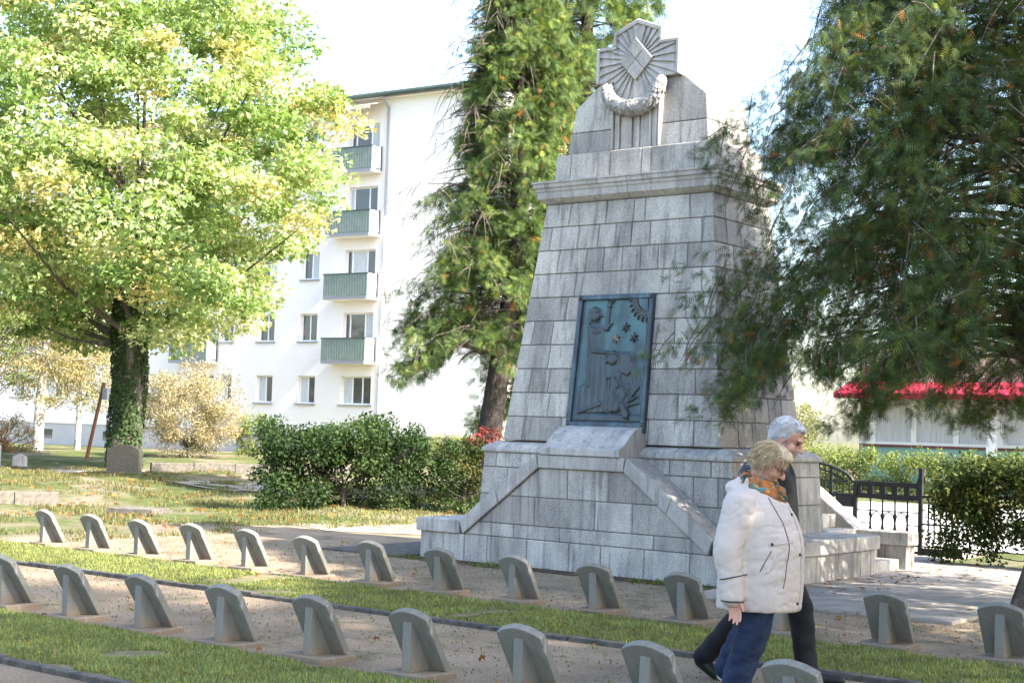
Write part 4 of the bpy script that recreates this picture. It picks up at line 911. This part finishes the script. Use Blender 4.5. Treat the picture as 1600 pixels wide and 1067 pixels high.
# ------------------------------------------------------------------ street building right
st = empty('street_building', 'low building with turquoise wall, curtained windows and red awning across the road', 'building', (0, 30, 0))
def sb(x0, x1, y0, y1, z0, z1, nm, m, p=st): return MB().box(x0, x1, y0, y1, z0, z1).build(nm, m, p)
sb(-10.4, 14, .25, 8, 0, 4.6, 'rear_block', M['beige']); sb(-10.2, 14, 0, .249, 0, 1.40, 'base_wall', M['turquoise']); sb(-10.25, 14, -.06, .248, 1.401, 1.47, 'trim', M['maroon']); sb(-10.25, 14, -.04, .247, 1.471, 1.56, 'sill', M['frame'])
sb(-10.2, 14, -.02, .248, 2.86, 3.1, 'header', M['beige']); sb(-10.3, 14, -.04, .245, 3.4, 4.2, 'upper_wall', M['beige'])
xm = [-9.8+1.345*i for i in range(17)]
for i, x in enumerate(xm):
    sb(x-.12, x+.05, -.01, .12, 1.561, 2.859, 'mullion', M['frame'])
    if i < len(xm)-1:
        sb(x+.06, x+1.22, .05, .056, 1.562, 2.858, 'pane', M['glass'] if i % 5 == 4 else M['curtain'])
m_ = MB()
m_.add([(-10.6, -.05, 3.42), (14, -.05, 3.42), (14, -1.25, 3.02), (-10.6, -1.25, 3.02), (-10.6, -1.25, 2.86), (14, -1.25, 2.86)], [(0, 3, 2, 1), (3, 4, 5, 2)]); m_ = m_.build('awning', M['red'], st); m_.modifiers.new('s', 'SOLIDIFY').thickness = .03
post = empty('white_post', 'white square post rising in front of the curtained windows', 'post', (-5.8, 29.3, 0))
MB().box(-.13, .13, -.13, .13, 0, 3.0).build('shaft', M['frame'], post, bevel=.02); MB().box(-.18, .18, -.18, .18, 0, .2).build('foot', M['frame'], post, bevel=.02)

# ------------------------------------------------------------------ iron gate
gt = empty('iron_gate', 'low black wrought-iron gate with arched leaf behind the monument', 'gate', (0, 6.1, 0))
def bar(p, q, r, nm='bar', parent=gt): return MB().box(min(p[0], q[0])-r, max(p[0], q[0])+r, -r, r, min(p[1], q[1]), max(p[1], q[1])).build(nm, M['iron'], parent) if abs(p[0]-q[0]) < 1e-6 else MB().box(min(p[0], q[0]), max(p[0], q[0]), -r, r, p[1]-r, p[1]+r).build(nm, M['iron'], parent)
def curve(pts, r, nm, parent=gt): return MB().tube([(x, 0, z) for x, z in pts], r, 6).build(nm, M['iron'], parent, True)
for x, h in ((.57, 1.02), (1.545, 1.24)): MB().box(x-.028, x+.028, -.028, .028, 0, h).build('post', M['iron'], gt, bevel=.004)
curve([(1.545, 1.18), (1.60, 1.22), (1.60, 1.02)], .012, 'brace'); curve([(1.49, 1.02), (1.515, 1.10), (1.545, 1.12)], .012, 'brace')
arc = lambda k: (-1.0+1.53*math.sin(k), .80+.20+.36*math.cos(k)-.02)
curve([arc(k) for k in np.linspace(0, PI/2, 16)], .026, 'arch_rail'); curve([(a_[0]*.93-.03, a_[1]-.075) for a_ in (arc(k) for k in np.linspace(0, 1.45, 14))], .014, 'arch_rail')
bar((-1.0, .80), (.54, .80), .022, 'rail'); bar((-1.0, 1.0), (.46, 1.0), .009, 'rail'); bar((-1, .12), (.54, .12), .02, 'rail')
for i, x in enumerate(np.arange(-.95, .5, .095)):
    zt = .98+.36*math.sqrt(max(0, 1-((x+1)/1.53)**2))-.02; bar((x, .80), (x, zt), .022 if i in (12,) else .008)
for x in np.arange(-.9, .5, .28): bar((x, .12), (x, .8), .010)
MB().box(.28, .54, -.035, .035, .64, .80).build('lock_box', M['iron'], gt, bevel=.004)
sp_ = empty('side_panel', None, None); sp_.parent = gt
bar((.60, 1.0), (1.515, 1.0), .022, 'rail', sp_); bar((.60, .80), (1.515, .80), .022, 'rail', sp_)
for i in range(6):
    x = .60+.1825*i; MB().box(x-.03 if i else x, x+.055 if i < 5 else x+.003, -.012, .012, .823, .977).build('frieze_plate', M['iron'], sp_)
for i in range(5):
    x = .60+.1825*i; MB().box(x+.056, x+.152, -.011, .011, .823, .85).build('frieze_plate', M['iron'], sp_); MB().box(x+.056, x+.152, -.011, .011, .955, .977).build('frieze_plate', M['iron'], sp_)
for x in (.80, .985, 1.17, 1.355): 
    bar((x, .05), (x, .78), .010, 'bar', sp_)
    for z in (.56, .36): MB().tube([(x, 0, z-.04), (x, 0, z), (x, 0, z+.04)], [.012, .024, .012], 6).build('knot', M['iron'], sp_)
bar((.6, .61), (1.515, .61), .008, 'rail', sp_); bar((.6, .43), (.80, .43), .008, 'rail', sp_); bar((1.355, .43), (1.515, .43), .008, 'rail', sp_); bar((.6, .06), (1.515, .06), .018, 'rail', sp_)
for xa in (.80, .985, 1.17):
    for s in (1, -1):
        c0 = xa+.0925; curve([(c0+s*(.082-.045*abs(math.cos(k))**2*0+.0), 0) if 0 else (c0+s*.085*math.sin(k), .44+.155*math.cos(k)) for k in np.linspace(0, PI, 13)], .008, 'oval_bar', sp_)
rp = empty('baluster_panel', None, None); rp.parent = gt
bar((1.575, .84), (2.15, .84), .02, 'rail', rp); bar((1.575, .46), (2.15, .46), .012, 'rail', rp)
for i, x in enumerate(np.arange(1.66, 2.15, .085)):
    MB().tube([(x, 0, .2), (x, 0, .44), (x, 0, .46), (x, 0, .48), (x, 0, .70), (x, 0, .78)], [.010, .012, .026, .012, .016, .004], 6).build('baluster', M['iron'], rp)
    curve([(x-.035, .19), (x, .24), (x+.035, .19), (x, .14), (x-.035, .19)], .012, 'diamond', rp)
MB().box(1.575, 2.15, -.012, .012, .02, .13).build('foot_plate', M['iron'], rp)

# ------------------------------------------------------------------ old graves, left
gs = empty('gravestone', 'polished brown granite gravestone with arched top before the ivy-covered tree', 'gravestone', (-23.4, 11.8, mound(-23.4, 11.8)), .35)
ol = [(-.5, 0), (.5, 0), (.5, .66)]+[(.5-k/8, .66+.13*(1-((k-4)/4)**2)) for k in range(1, 8)]+[(-.5, .66)]
MB().prism(ol, -.09, .09).build('stone', M['grave'], gs, bevel=.012); MB().box(-.6, .6, -.16, .16, -.1, .06).build('plinth', M['grave_rough'], gs, bevel=.012)
for lab, px_, D_, w_, h_ in (('pale weathered headstone at the far left edge', -2, 41, .2, .6), ('low square pale stone near the far left edge', 40, 42, .2, .32)):
    x_, y_ = at_px(px_, D_); e = empty('gravestone', lab, 'gravestone', (x_, y_, mound(x_, y_)), .7)
    MB().prism([(-w_, 0), (w_, 0), (w_*.95, h_), (0, h_+.08), (-w_*.95, h_)], -.09, .09).build('stone', M['cope'], e, bevel=.02); MB().box(-w_-.1, w_+.1, -.15, .15, -.1, .05).build('plinth', M['grave_rough'], e, bevel=.01)
def kerb_run(label, p, q, h, t=.16):
    p, q = Vector(p), Vector(q); L = (q-p).length; e = empty('grave_kerb', label, 'kerb', (p.x, p.y, mound(p.x, p.y)), math.atan2(q.y-p.y, q.x-p.x)); n_ = max(2, int(L/1.1))
    for i in range(n_): MB().box(i*L/n_+.006, (i+1)*L/n_-.006, -t/2, t/2, -.25, h+random.uniform(-.02, .02)).build('kerb_stone', M['grave_rough'], e, bevel=.015)
kerb_run('low stone grave border running right from the brown gravestone', (-22.9, 12.3), (-20.4, 17.6), .28, .2)
kerb_run('weathered stone grave border at the left edge behind the back row', (-12.7, .3), (-12.4, 1.9), .18); kerb_run('second weathered grave border at the left edge', (-11.2, -.9), (-11.9, .3), .16)
fp = empty('grave_plate', 'flat stone grave plate lying in the grass behind the back row', 'gravestone', (-10.25, 1.95, mound(-10.25, 1.95)+.05), .4); MB().box(-.42, .42, -.3, .3, -.05, .05).build('plate', M['grave_rough'], fp, bevel=.012)
x_, y_ = at_px(143, 52); sp2 = empty('leaning_pole', 'rusty leaning pole with small grey box beside the ivy trunk', 'pole', (x_, y_, 0))
tp_ = Rv*.50; MB().tube([(0, 0, 0), (tp_.x, tp_.y, 2.75)], [.065, .06], 8).build('pole', M['rust'], sp2); MB().box(tp_.x*.9-.02, tp_.x*.9+.30, tp_.y*.9-.03, tp_.y*.9+.26, 2.15, 2.55).build('box', M['sill'], sp2)

# ------------------------------------------------------------------ people
def ellipsoid(c, r, n=14, rot=None):
    vs = []; fs = []; k = n//2
    for i in range(k+1):
        for j in range(n):
            t = PI*i/k; a = 2*PI*j/n; v = Vector((r[0]*math.sin(t)*math.cos(a), r[1]*math.sin(t)*math.sin(a), r[2]*math.cos(t)))
            if rot: v = rot @ v
            vs.append(Vector(c)+v)
    for i in range(k):
        for j in range(n): fs.append((i*n+j, (i+1)*n+j, (i+1)*n+(j+1) % n, i*n+(j+1) % n))
    return vs, fs
def capsule(p0, r0, p1, r1, n=14):
    p0, p1 = Vector(p0), Vector(p1); d = (p1-p0).normalized(); pts = []; rr = []
    for k in range(5): t = PI/2*k/4; pts.append(p0-d*r0*math.cos(t)); rr.append(max(.0005, r0*math.sin(t)))
    for k in range(1, 5): t = k/5; pts.append(p0.lerp(p1, t)); rr.append(r0+(r1-r0)*t)
    for k in range(5): t = PI/2*(1-k/4); pts.append(p1+d*r1*math.cos(t)); rr.append(max(.0005, r1*math.sin(t)))
    m_ = MB().tube(pts, rr, n); return m_.v, m_.f
def sections(secs, n=28, pw=2.3):
    vs = []; fs = []
    for (cx_, cy_, z, rx, ry) in secs:
        for j in range(n):
            a = 2*PI*j/n; c, s_ = math.cos(a), math.sin(a); k = (abs(c)**pw+abs(s_)**pw)**(-1/pw); vs.append((cx_+rx*c*k, cy_+ry*s_*k, z))
    m_ = len(secs)
    for i in range(m_-1):
        for j in range(n): fs.append((i*n+j, i*n+(j+1) % n, (i+1)*n+(j+1) % n, (i+1)*n+j))
    fs += [tuple(reversed(range(n))), tuple((m_-1)*n+j for j in range(n))]
    return vs, fs
def remesh(name, parts, voxel, it, m, parent, disp=None):
    mb = MB()
    for v, f in parts: mb.add(v, f)
    t = mb.build('tmp', None); r_ = t.modifiers.new('r', 'REMESH'); r_.mode = 'VOXEL'; r_.voxel_size = voxel
    if it: sm = t.modifiers.new('s', 'SMOOTH'); sm.factor = .5; sm.iterations = it
    dg = bpy.context.evaluated_depsgraph_get(); dg.update(); me = bpy.data.meshes.new_from_object(t.evaluated_get(dg))
    tm = t.data; bpy.data.objects.remove(t, do_unlink=True); bpy.data.meshes.remove(tm); me.name = name
    if disp:
        me.update(); nv = len(me.vertices); nr = np.empty(nv*3, np.float32); me.vertex_normals.foreach_get('vector', nr); nr = nr.reshape(-1, 3)
        for i, v in enumerate(me.vertices): v.co = v.co+Vector(nr[i])*disp(v.co)
    return link(name, me, m, parent, True)
def cloth(name, c1, c2, scale, rough=.85, bs=250, bstr=.25):
    return simple(name, c1, c2, scale, rough, .2, bstr, bs, bd=.002)
M['skin'] = simple('skin', (.46, .25, .18), (.55, .31, .23), 14, .55, .3, .1, 120)
M['skin'].node_tree.nodes['Principled BSDF'].inputs['Subsurface Weight'].default_value = .12
M['skin'].node_tree.nodes['Principled BSDF'].inputs['Subsurface Radius'].default_value = (.012, .005, .003)
M['jacket_white'] = cloth('cream jacket', (.47, .415, .385), (.52, .465, .43), 6); M['jeans'] = cloth('denim', (.015, .024, .052), (.028, .042, .082), 9, .9)
M['navy'] = cloth('navy jacket', (.022, .028, .05), (.034, .042, .07), 8, .7); M['black'] = cloth('black cloth', (.010, .010, .012), (.018, .018, .021), 8, .8)
M['leather'] = cloth('black leather vest', (.012, .012, .013), (.02, .02, .022), 8, .45); M['blond'] = simple('blond hair', (.40, .31, .19), (.58, .48, .33), 40, .6, .3, .5, 200, bd=.004, strv=(1, 1, .2))
M['whitehair'] = simple('white hair', (.36, .36, .37), (.55, .55, .56), 50, .6, .3, .4, 200, bd=.004); M['shoe_white'] = simple('white shoe', (.72, .72, .72), None, rough=.5); M['shoe_black'] = simple('black shoe', (.012, .012, .014), None, rough=.4)
M['piping'] = simple('dark piping', (.06, .05, .055), None); M['snap'] = simple('dark snap', (.04, .04, .045), None, rough=.35, metal=.5); M['eye'] = simple('eye', (.03, .025, .02), None, rough=.1); M['lens'] = glass(); M['pearl'] = simple('pearl earring', (.75, .72, .68), None, rough=.3)
def scarfmat():
    m, nt, b = newmat('patterned scarf'); co = objco(nt); b.inputs['Roughness'].default_value = .85
    c = ramp(nt, noise_n(nt, co, 16, 3), .38, .62, (.05, .055, .02), (.42, .13, .025))
    c = mix(nt, ramp(nt, noise_n(nt, stretch(nt, co, (1, 1, 1.3)), 23, 2), .56, .60, (0, 0, 0), (1, 1, 1)), c, (.04, .21, .24))
    c = mix(nt, ramp(nt, noise_n(nt, stretch(nt, co, (1.2, .8, 1)), 19, 2), .60, .64, (0, 0, 0), (1, 1, 1)), c, (.45, .26, .05))
    c = mix(nt, ramp(nt, noise_n(nt, stretch(nt, co, (.7, 1.2, 1)), 13, 2), .60, .64, (0, 0, 0), (1, 1, 1)), c, (.025, .035, .02))
    nt.links.new(c, b.inputs['Base Color']); bump(nt, b, noise_n(nt, co, 60), .4, .004); return m
M['scarf'] = scarfmat()
def head_parts(c, tilt, sc=1.0):
    R_ = Matrix.Rotation(tilt, 3, 'Y'); C_ = Vector(c)
    def T(p): return C_+R_ @ (Vector(p)*sc)
    def E(p, r): return ellipsoid(T(p), [q*sc for q in r], 16, R_)
    P_ = [E((-.015, 0, .03), (.098, .077, .098)), E((.03, 0, -.045), (.064, .058, .082)), E((.062, 0, -.108), (.026, .028, .02)), capsule(T((.090, 0, .022)), .009*sc, T((.116, 0, -.022)), .015*sc),
          E((.078, 0, .036), (.018, .052, .012)), E((.088, 0, -.062), (.014, .026, .007)), E((.086, 0, -.076), (.013, .022, .007))]
    for s in (1, -1): P_ += [E((.056, s*.044, -.028), (.032, .026, .03)), E((-.008, s*.079, -.008), (.022, .010, .034)), E((.098, s*.010, -.026), (.012, .010, .009))]
    return P_, T, R_
def hand_parts(wr, d, side, sc=1.0):
    """relaxed hand hanging from the wrist along d; side = -1 right hand, thumb forward"""
    d = Vector(d).normalized(); fwd = Vector((1, 0, 0)); fwd = (fwd-d*fwd.dot(d)).normalized(); nrm = d.cross(fwd)*(-side)   # towards the body
    w_ = Vector(wr); P_ = [capsule(w_-d*.05, .030*sc, w_+d*.015, .028*sc)]
    for k in range(4):
        b0 = w_+d*.02+fwd*(.027-.018*k); b1 = w_+d*(.088-.004*abs(k-1))+fwd*(.031-.0205*k); P_.append(capsule(b0, .0165*sc, b1, .0125*sc))
        L = (.040, .045, .042, .033)[k]*sc; p1 = b1+d*L*.9+nrm*.010; p2 = p1+d*L*.62+nrm*.020; p3 = p2+d*L*.34+nrm*.020
        P_ += [capsule(b1, .0100*sc, p1, .0090*sc), capsule(p1, .0090*sc, p2, .0082*sc), capsule(p2, .0082*sc, p3, .0070*sc)]
    t0 = w_+d*.028+fwd*.026; t1 = t0+d*.036+fwd*.026+nrm*.012; t2 = t1+d*.032+fwd*.006+nrm*.012
    P_ += [capsule(t0, .0160*sc, t1, .0115*sc), capsule(t1, .0115*sc, t2, .0085*sc)]
    return P_
def folds(amp, sx, sz, seed):
    return lambda co: amp*(mnoise.noise(Vector((co.x*sx+seed, co.y*sx, co.z*sz)))+.5*mnoise.noise(Vector((co.x*sx*2.3, co.y*sx*2.3+seed, co.z*sz*2.6))))
def strands(name, T, n, m, parent, seed, r0, L0, cover, cx=(-.02, 0, .035), rad=(.101, .083, .098), droop=.5, wd=.003):
    r = random.Random(seed); mb = MB(); k = 0
    while k < n:
        u = Vector((r.gauss(0, 1), r.gauss(0, 1), r.gauss(0, 1))).normalized()
        p = Vector((cx[0]+u.x*rad[0], cx[1]+u.y*rad[1], cx[2]+u.z*rad[2]))
        if not cover(p): continue
        k += 1; t = Vector((-.25+r.gauss(0, .5), u.y*.9+r.gauss(0, .4), -droop)); t = (t-u*t.dot(u)*.85).normalized(); L = L0*r.uniform(.6, 1.3)
        pts = [p, p+t*L*.4+u*.010, p+t*L*.75+u*.012+Vector((0, 0, -.008)), p+t*L+u*.004+Vector((0, 0, -.018))]
        mb.tube([T(q) for q in pts], [wd, wd, wd*.8, wd*.2], 3, False)
    return mb.build(name, m, parent, True)
def shoe_parts(heel, toe_dir, L, w_=.045, h=.05):
    h0 = Vector(heel); d = Vector(toe_dir).normalized(); return [capsule(h0+d*.03, h, h0+d*L*.5, w_*.95), capsule(h0+d*L*.5, w_*.9, h0+d*(L-.04), .036)]
HEAD = math.radians(13)
# --- woman in the cream jacket
wx, wy = at_px(1190, 9.32)
wm = empty('person', 'person in cream jacket, colourful scarf and blue jeans walking with lowered head', 'person', (wx, wy, 0), HEAD)
hc = (.075, 0, 1.445); hp, TW, RW = head_parts(hc, math.radians(36), 1.0)
parts = hp+[capsule((.01, 0, 1.38), .058, (-.045, 0, 1.24), .066)]
parts += [sections([(-.02, 0, .74, .15, .17), (0, 0, .9, .19, .2), (0, 0, 1.05, .18, .2), (-.03, 0, 1.2, .12, .17), (-.04, 0, 1.27, .07, .09)], 20)]
arms = {-1: [(-.05, -.225, 1.18), (-.095, -.315, .92), (-.055, -.325, .645)], 1: [(-.05, .225, 1.18), (.0, .30, .92), (.09, .29, .68)]}
legs = {-1: [(-.01, -.105, .78), (.02, -.11, .44), (-.085, -.11, .09)], 1: [(-.01, .105, .78), (-.03, .11, .45), (-.19, .11, .17)]}
for s in (1, -1):
    a_ = arms[s]; parts += [capsule(a_[0], .06, a_[1], .045), capsule(a_[1], .045, a_[2], .03)]+hand_parts(a_[2], Vector(a_[2])-Vector(a_[1])+Vector((.04, 0, -.1)), s, .95)
    l_ = legs[s]; parts += [capsule(l_[0], .10, l_[1], .06), capsule(l_[1], .06, l_[2], .04)]
remesh('body', parts, .0055, 3, M['skin'], wm)
jk = [sections([(.015, 0, .545, 0.252, 0.280), (.02, 0, .56, 0.258, 0.286), (.025, 0, .66, 0.261, 0.290), (.03, 0, .80, 0.263, 0.290), (.035, 0, .93, 0.259, 0.284), (.03, 0, 1.03, 0.246, 0.273), (.015, 0, 1.12, 0.222, 0.261), (-.01, 0, 1.20, 0.195, 0.240), (-.03, 0, 1.255, 0.155, 0.197), (-.03, 0, 1.30, 0.115, 0.130), (-.028, 0, 1.335, 0.100, 0.106)], 36, 2.15)]
for s in (1, -1):
    a_ = arms[s]; jk += [capsule(a_[0], .108, a_[1], .092), capsule(a_[1], .092, a_[2], .072), sections([(a_[2][0], a_[2][1], a_[2][2]-.03, .062, .066), (a_[2][0], a_[2][1], a_[2][2]+.10, .072, .076)], 20, 2)]
jk += [ellipsoid((-.125, 0, 1.285), (.085, .135, .055)), ellipsoid((-.085, 0, 1.325), (.06, .10, .05)), capsule((-.03, -.10, 1.34), .03, (.085, -.075, 1.25), .028), capsule((-.03, .10, 1.34), .03, (.085, .075, 1.25), .028)]
jw = remesh('jacket', jk, .011, 4, M['jacket_white'], wm, lambda co: folds(.004, 5, 9, 3)(co)+.005*(.5-abs(mnoise.noise(Vector((co.x*7+co.z*5, co.y*7, co.z*12)))))**2*2-.005*(1-min(1, abs(mnoise.noise(Vector((co.x*9-co.z*7, co.y*9, co.z*15+4))))*6)))
from mathutils.bvhtree import BVHTree
jb = BVHTree.FromPolygons([v.co for v in jw.data.vertices], [p.vertices[:] for p in jw.data.polygons])
def surf(th_, z, cx_=.03, off=.003):
    d = Vector((math.cos(th_), -math.sin(th_), 0)); o_ = Vector((cx_, 0, z))+d*1.0; h = jb.ray_cast(o_, -d, 1.0)
    return h[0]+d*off if h[0] is not None else Vector((cx_, 0, z))+d*.28
def seam(ths, zs_, r, nm, m): MB().tube([surf(math.radians(t), z) for t, z in zip(ths, zs_)], r, 5).build(nm, m, jw, True)
zz_ = np.linspace(1.24, .70, 22); seam(np.interp(zz_, [.70, .95, 1.08, 1.24], [46, 38, 42, 62]), zz_, .0024, 'seam_piping', M['piping'])
seam(np.full(20, 8.), np.linspace(1.22, .56, 20), .0035, 'zip_placket', M['jacket_white']); seam([76, 70, 63], [.80, .86, .925], .0026, 'pocket_seam', M['piping']); seam([70, 64, 58], [.79, .80, .90], .004, 'pocket_seam', M['jacket_white'])
seam(np.linspace(30, 66, 8), np.linspace(.985, .955, 8), .0035, 'waist_seam', M['jacket_white'])
for t_, z_ in ((12, 1.14), (14, .90), (14, .60), (62, .965)):
    p = surf(math.radians(t_), z_, off=.002); me = ellipsoid(p, (.010, .010, .010), 8); mobj('snap_button', *me, M['snap'], jw, True)
a_ = Vector(arms[-1][2]); MB().tube([a_+Vector((.083*math.cos(k), .086*math.sin(k), .115+.02*math.cos(k))) for k in np.linspace(0, 2*PI, 19)], .004, 5, False).build('cuff_piping', M['piping'], jw, True)
MB().tube([a_+Vector((.066*math.cos(k), .070*math.sin(k), -.028)) for k in np.linspace(0, 2*PI, 19)], .006, 5, False).build('cuff_edge', M['piping'], jw, True)
tr = [ellipsoid((.0, 0, .78), (.20, .215, .17))]
for s in (1, -1): l_ = legs[s]; tr += [capsule(l_[0], .145, l_[1], .112), capsule(l_[1], .112, l_[2], .088), capsule(l_[2], .088, Vector(l_[2])+(Vector(l_[2])-Vector(l_[1])).normalized()*.02, .086)]
jn = remesh('trousers', tr, .011, 4, M['jeans'], wm, lambda co: .008*mnoise.noise(Vector((co.x*9, co.y*9, co.z*16)))+.006*mnoise.noise(Vector((co.x*20, co.y*20, co.z*30))))
MB().tube([(.0-.105*t, -.252+.045*t if False else -.245+.035*t, .62-.40*t) for t in np.linspace(0, 1, 8)], .003, 4).build('side_seam', M['snap'], jn)
remesh('shoe', shoe_parts((-.13, -.11, .05), (1, 0, 0), .25), .008, 3, M['shoe_white'], wm); remesh('shoe', shoe_parts((-.25, .11, .12), (.85, 0, -.5), .24), .008, 3, M['shoe_white'], wm)
hb = lambda p, r: ellipsoid(TW(p), r, 14, RW)
hw_ = remesh('hair', [hb((-.022, 0, .044), (.101, .083, .091)), hb((-.072, 0, -.015), (.052, .070, .082)), hb((.05, 0, .093), (.052, .066, .034)), hb((-.02, .066, .035), (.055, .028, .052)), hb((-.02, -.066, .035), (.055, .028, .052)), hb((.02, 0, .11), (.07, .06, .03))], .008, 2, M['blond'], wm, folds(.006, 26, 12, 8))
strands('hair_strands', TW, 650, M['blond'], hw_, 5, .004, .075, lambda p: not (p.x > .035 and p.z < .075) and p.z > -.08 and not (p.x > .0 and p.z < .02), droop=.6)
for s in (1, -1): mobj('eye', *ellipsoid(TW((.082, s*.032, .014)), (.012, .012, .010), 8), M['eye'], wm, True)
gl = empty('glasses', None, None); gl.parent = wm
for s in (1, -1):
    MB().tube([TW((.104, s*.034+.026*math.cos(k), .008+.021*math.sin(k))) for k in np.linspace(0, 2*PI, 15)], .0022, 4, False).build('rim', M['snap'], gl, True); MB().tube([TW((.104, s*.062, .014)), TW((.05, s*.076, .018)), TW((-.005, s*.084, .012))], .002, 4).build('temple', M['snap'], gl)
MB().tube([TW((.106, -.009, .012)), TW((.112, 0, .016)), TW((.106, .009, .012))], .002, 4).build('bridge', M['snap'], gl)
mobj('earring', *ellipsoid(TW((-.002, -.090, -.046)), (.007, .006, .008), 8), M['red'], wm, True)
sc_ = []
for j, (rx, ry, cz, tb, tilt_) in enumerate(((.088, .095, 1.335, .036, -.30), (.10, .108, 1.295, .040, -.42), (.105, .10, 1.265, .036, -.36))):
    pts = [(.005+.02*j+rx*math.cos(k), ry*math.sin(k), cz+rx*math.cos(k)*tilt_) for k in np.linspace(0, 2*PI, 22)]; m_ = MB().tube(pts, [tb*(1+.15*math.sin(3*k+j)) for k in range(22)], 10); sc_.append((m_.v, m_.f))
sc_ += [ellipsoid((.115, -.03, 1.245), (.05, .062, .055)), ellipsoid((.13, .01, 1.27), (.045, .06, .045))]
remesh('scarf', sc_, .008, 2, M['scarf'], wm, folds(.010, 18, 22, 2))
# --- man beyond her
mx_, my_ = at_px(1214, 9.85)
mn = empty('person', 'white-haired bearded person in dark jacket and black trousers walking behind the cream jacket', 'person', (mx_, my_, 0), HEAD)
hp, TM, RM = head_parts((.085, 0, 1.60), math.radians(30), 1.06)
parts = hp+[capsule((.03, 0, 1.54), .062, (-.05, 0, 1.40), .072)]+[sections([(0, 0, .85, .12, .15), (0, 0, 1.0, .14, .17), (-.02, 0, 1.2, .15, .19), (-.06, 0, 1.36, .13, .19), (-.06, 0, 1.43, .08, .10)], 20)]
arms = {-1: [(-.07, -.215, 1.36), (-.14, -.275, 1.08), (-.12, -.28, .82)], 1: [(-.07, .215, 1.36), (-.11, .275, 1.08), (-.06, .27, .84)]}
legs = {-1: [(-.02, -.095, .86), (-.13, -.10, .48), (-.40, -.10, .17)], 1: [(.0, .095, .86), (.17, .10, .49), (.225, .10, .09)]}
for s in (1, -1):
    a_ = arms[s]; parts += [capsule(a_[0], .055, a_[1], .042), capsule(a_[1], .042, a_[2], .03)]+hand_parts(a_[2], Vector(a_[2])-Vector(a_[1])+Vector((.0, 0, -.15)), s, 1.05); l_ = legs[s]; parts += [capsule(l_[0], .09, l_[1], .055), capsule(l_[1], .055, l_[2], .04)]
remesh('body', parts, .0058, 3, M['skin'], mn)
jk = [sections([(0, 0, .78, .168, .20), (0, 0, .90, .178, .208), (-.02, 0, 1.05, .172, .21), (-.04, 0, 1.18, .175, .225), (-.06, 0, 1.29, .175, .235), (-.07, 0, 1.37, .160, .222), (-.06, 0, 1.43, .13, .165), (-.035, 0, 1.48, .09, .10)], 32, 2.2)]
for s in (1, -1): a_ = arms[s]; jk += [capsule(a_[0], .088, a_[1], .072), capsule(a_[1], .072, a_[2], .056)]
jk += [capsule((-.085, -.06, 1.50), .03, (-.085, .06, 1.50), .03)]
jm = remesh('jacket', jk, .012, 4, M['navy'], mn, lambda co: folds(.009, 6, 9, 12)(co))
remesh('vest', [sections([(.010, 0, .84, .172, .185), (.0, 0, 1.05, .174, .19), (-.02, 0, 1.18, .178, .195), (-.03, 0, 1.28, .18, .19), (-.02, 0, 1.36, .168, .17), (-.015, 0, 1.42, .13, .12), (-.01, 0, 1.47, .10, .095)], 28, 2.2)], .012, 3, M['leather'], mn, folds(.007, 8, 10, 5))
tr = [ellipsoid((-.01, 0, .86), (.155, .18, .14))]
for s in (1, -1): l_ = legs[s]; tr += [capsule(l_[0], .108, l_[1], .085), capsule(l_[1], .085, l_[2], .072), capsule(l_[2], .072, Vector(l_[2])+(Vector(l_[2])-Vector(l_[1])).normalized()*.03, .072)]
remesh('trousers', tr, .011, 4, M['black'], mn, lambda co: .008*mnoise.noise(Vector((co.x*10, co.y*10, co.z*15))))
remesh('shoe', shoe_parts((-.46, -.10, .14), (.75, 0, -.6), .27), .008, 3, M['shoe_black'], mn); remesh('shoe', shoe_parts((.19, .10, .05), (1, 0, -.02), .29), .008, 3, M['shoe_black'], mn)
hb = lambda p, r: ellipsoid(TM(p), [q*1.06 for q in r], 14, RM)
hw_ = remesh('hair', [hb((-.028, 0, .045), (.099, .082, .093)), hb((-.075, 0, -.005), (.05, .068, .07)), hb((.035, 0, .10), (.05, .056, .024)), hb((-.02, .066, .02), (.04, .02, .045)), hb((-.02, -.066, .02), (.04, .02, .045))], .007, 2, M['whitehair'], mn, folds(.006, 40, 30, 4))
strands('hair_strands', TM, 260, M['whitehair'], hw_, 6, .003, .035, lambda p: p.z > -.04 and not (p.x > .03 and p.z < .09), droop=.25, wd=.0022)
bd_ = remesh('beard', [hb((.06, 0, -.105), (.036, .044, .034)), hb((.03, .046, -.075), (.036, .018, .04)), hb((.03, -.046, -.075), (.036, .018, .04)), hb((.094, 0, -.047), (.012, .026, .007))], .006, 2, M['whitehair'], mn, folds(.005, 50, 40, 6))
for s in (1, -1): mobj('eye', *ellipsoid(TM((.081, s*.032, .014)), (.012, .012, .010), 8), M['eye'], mn, True)
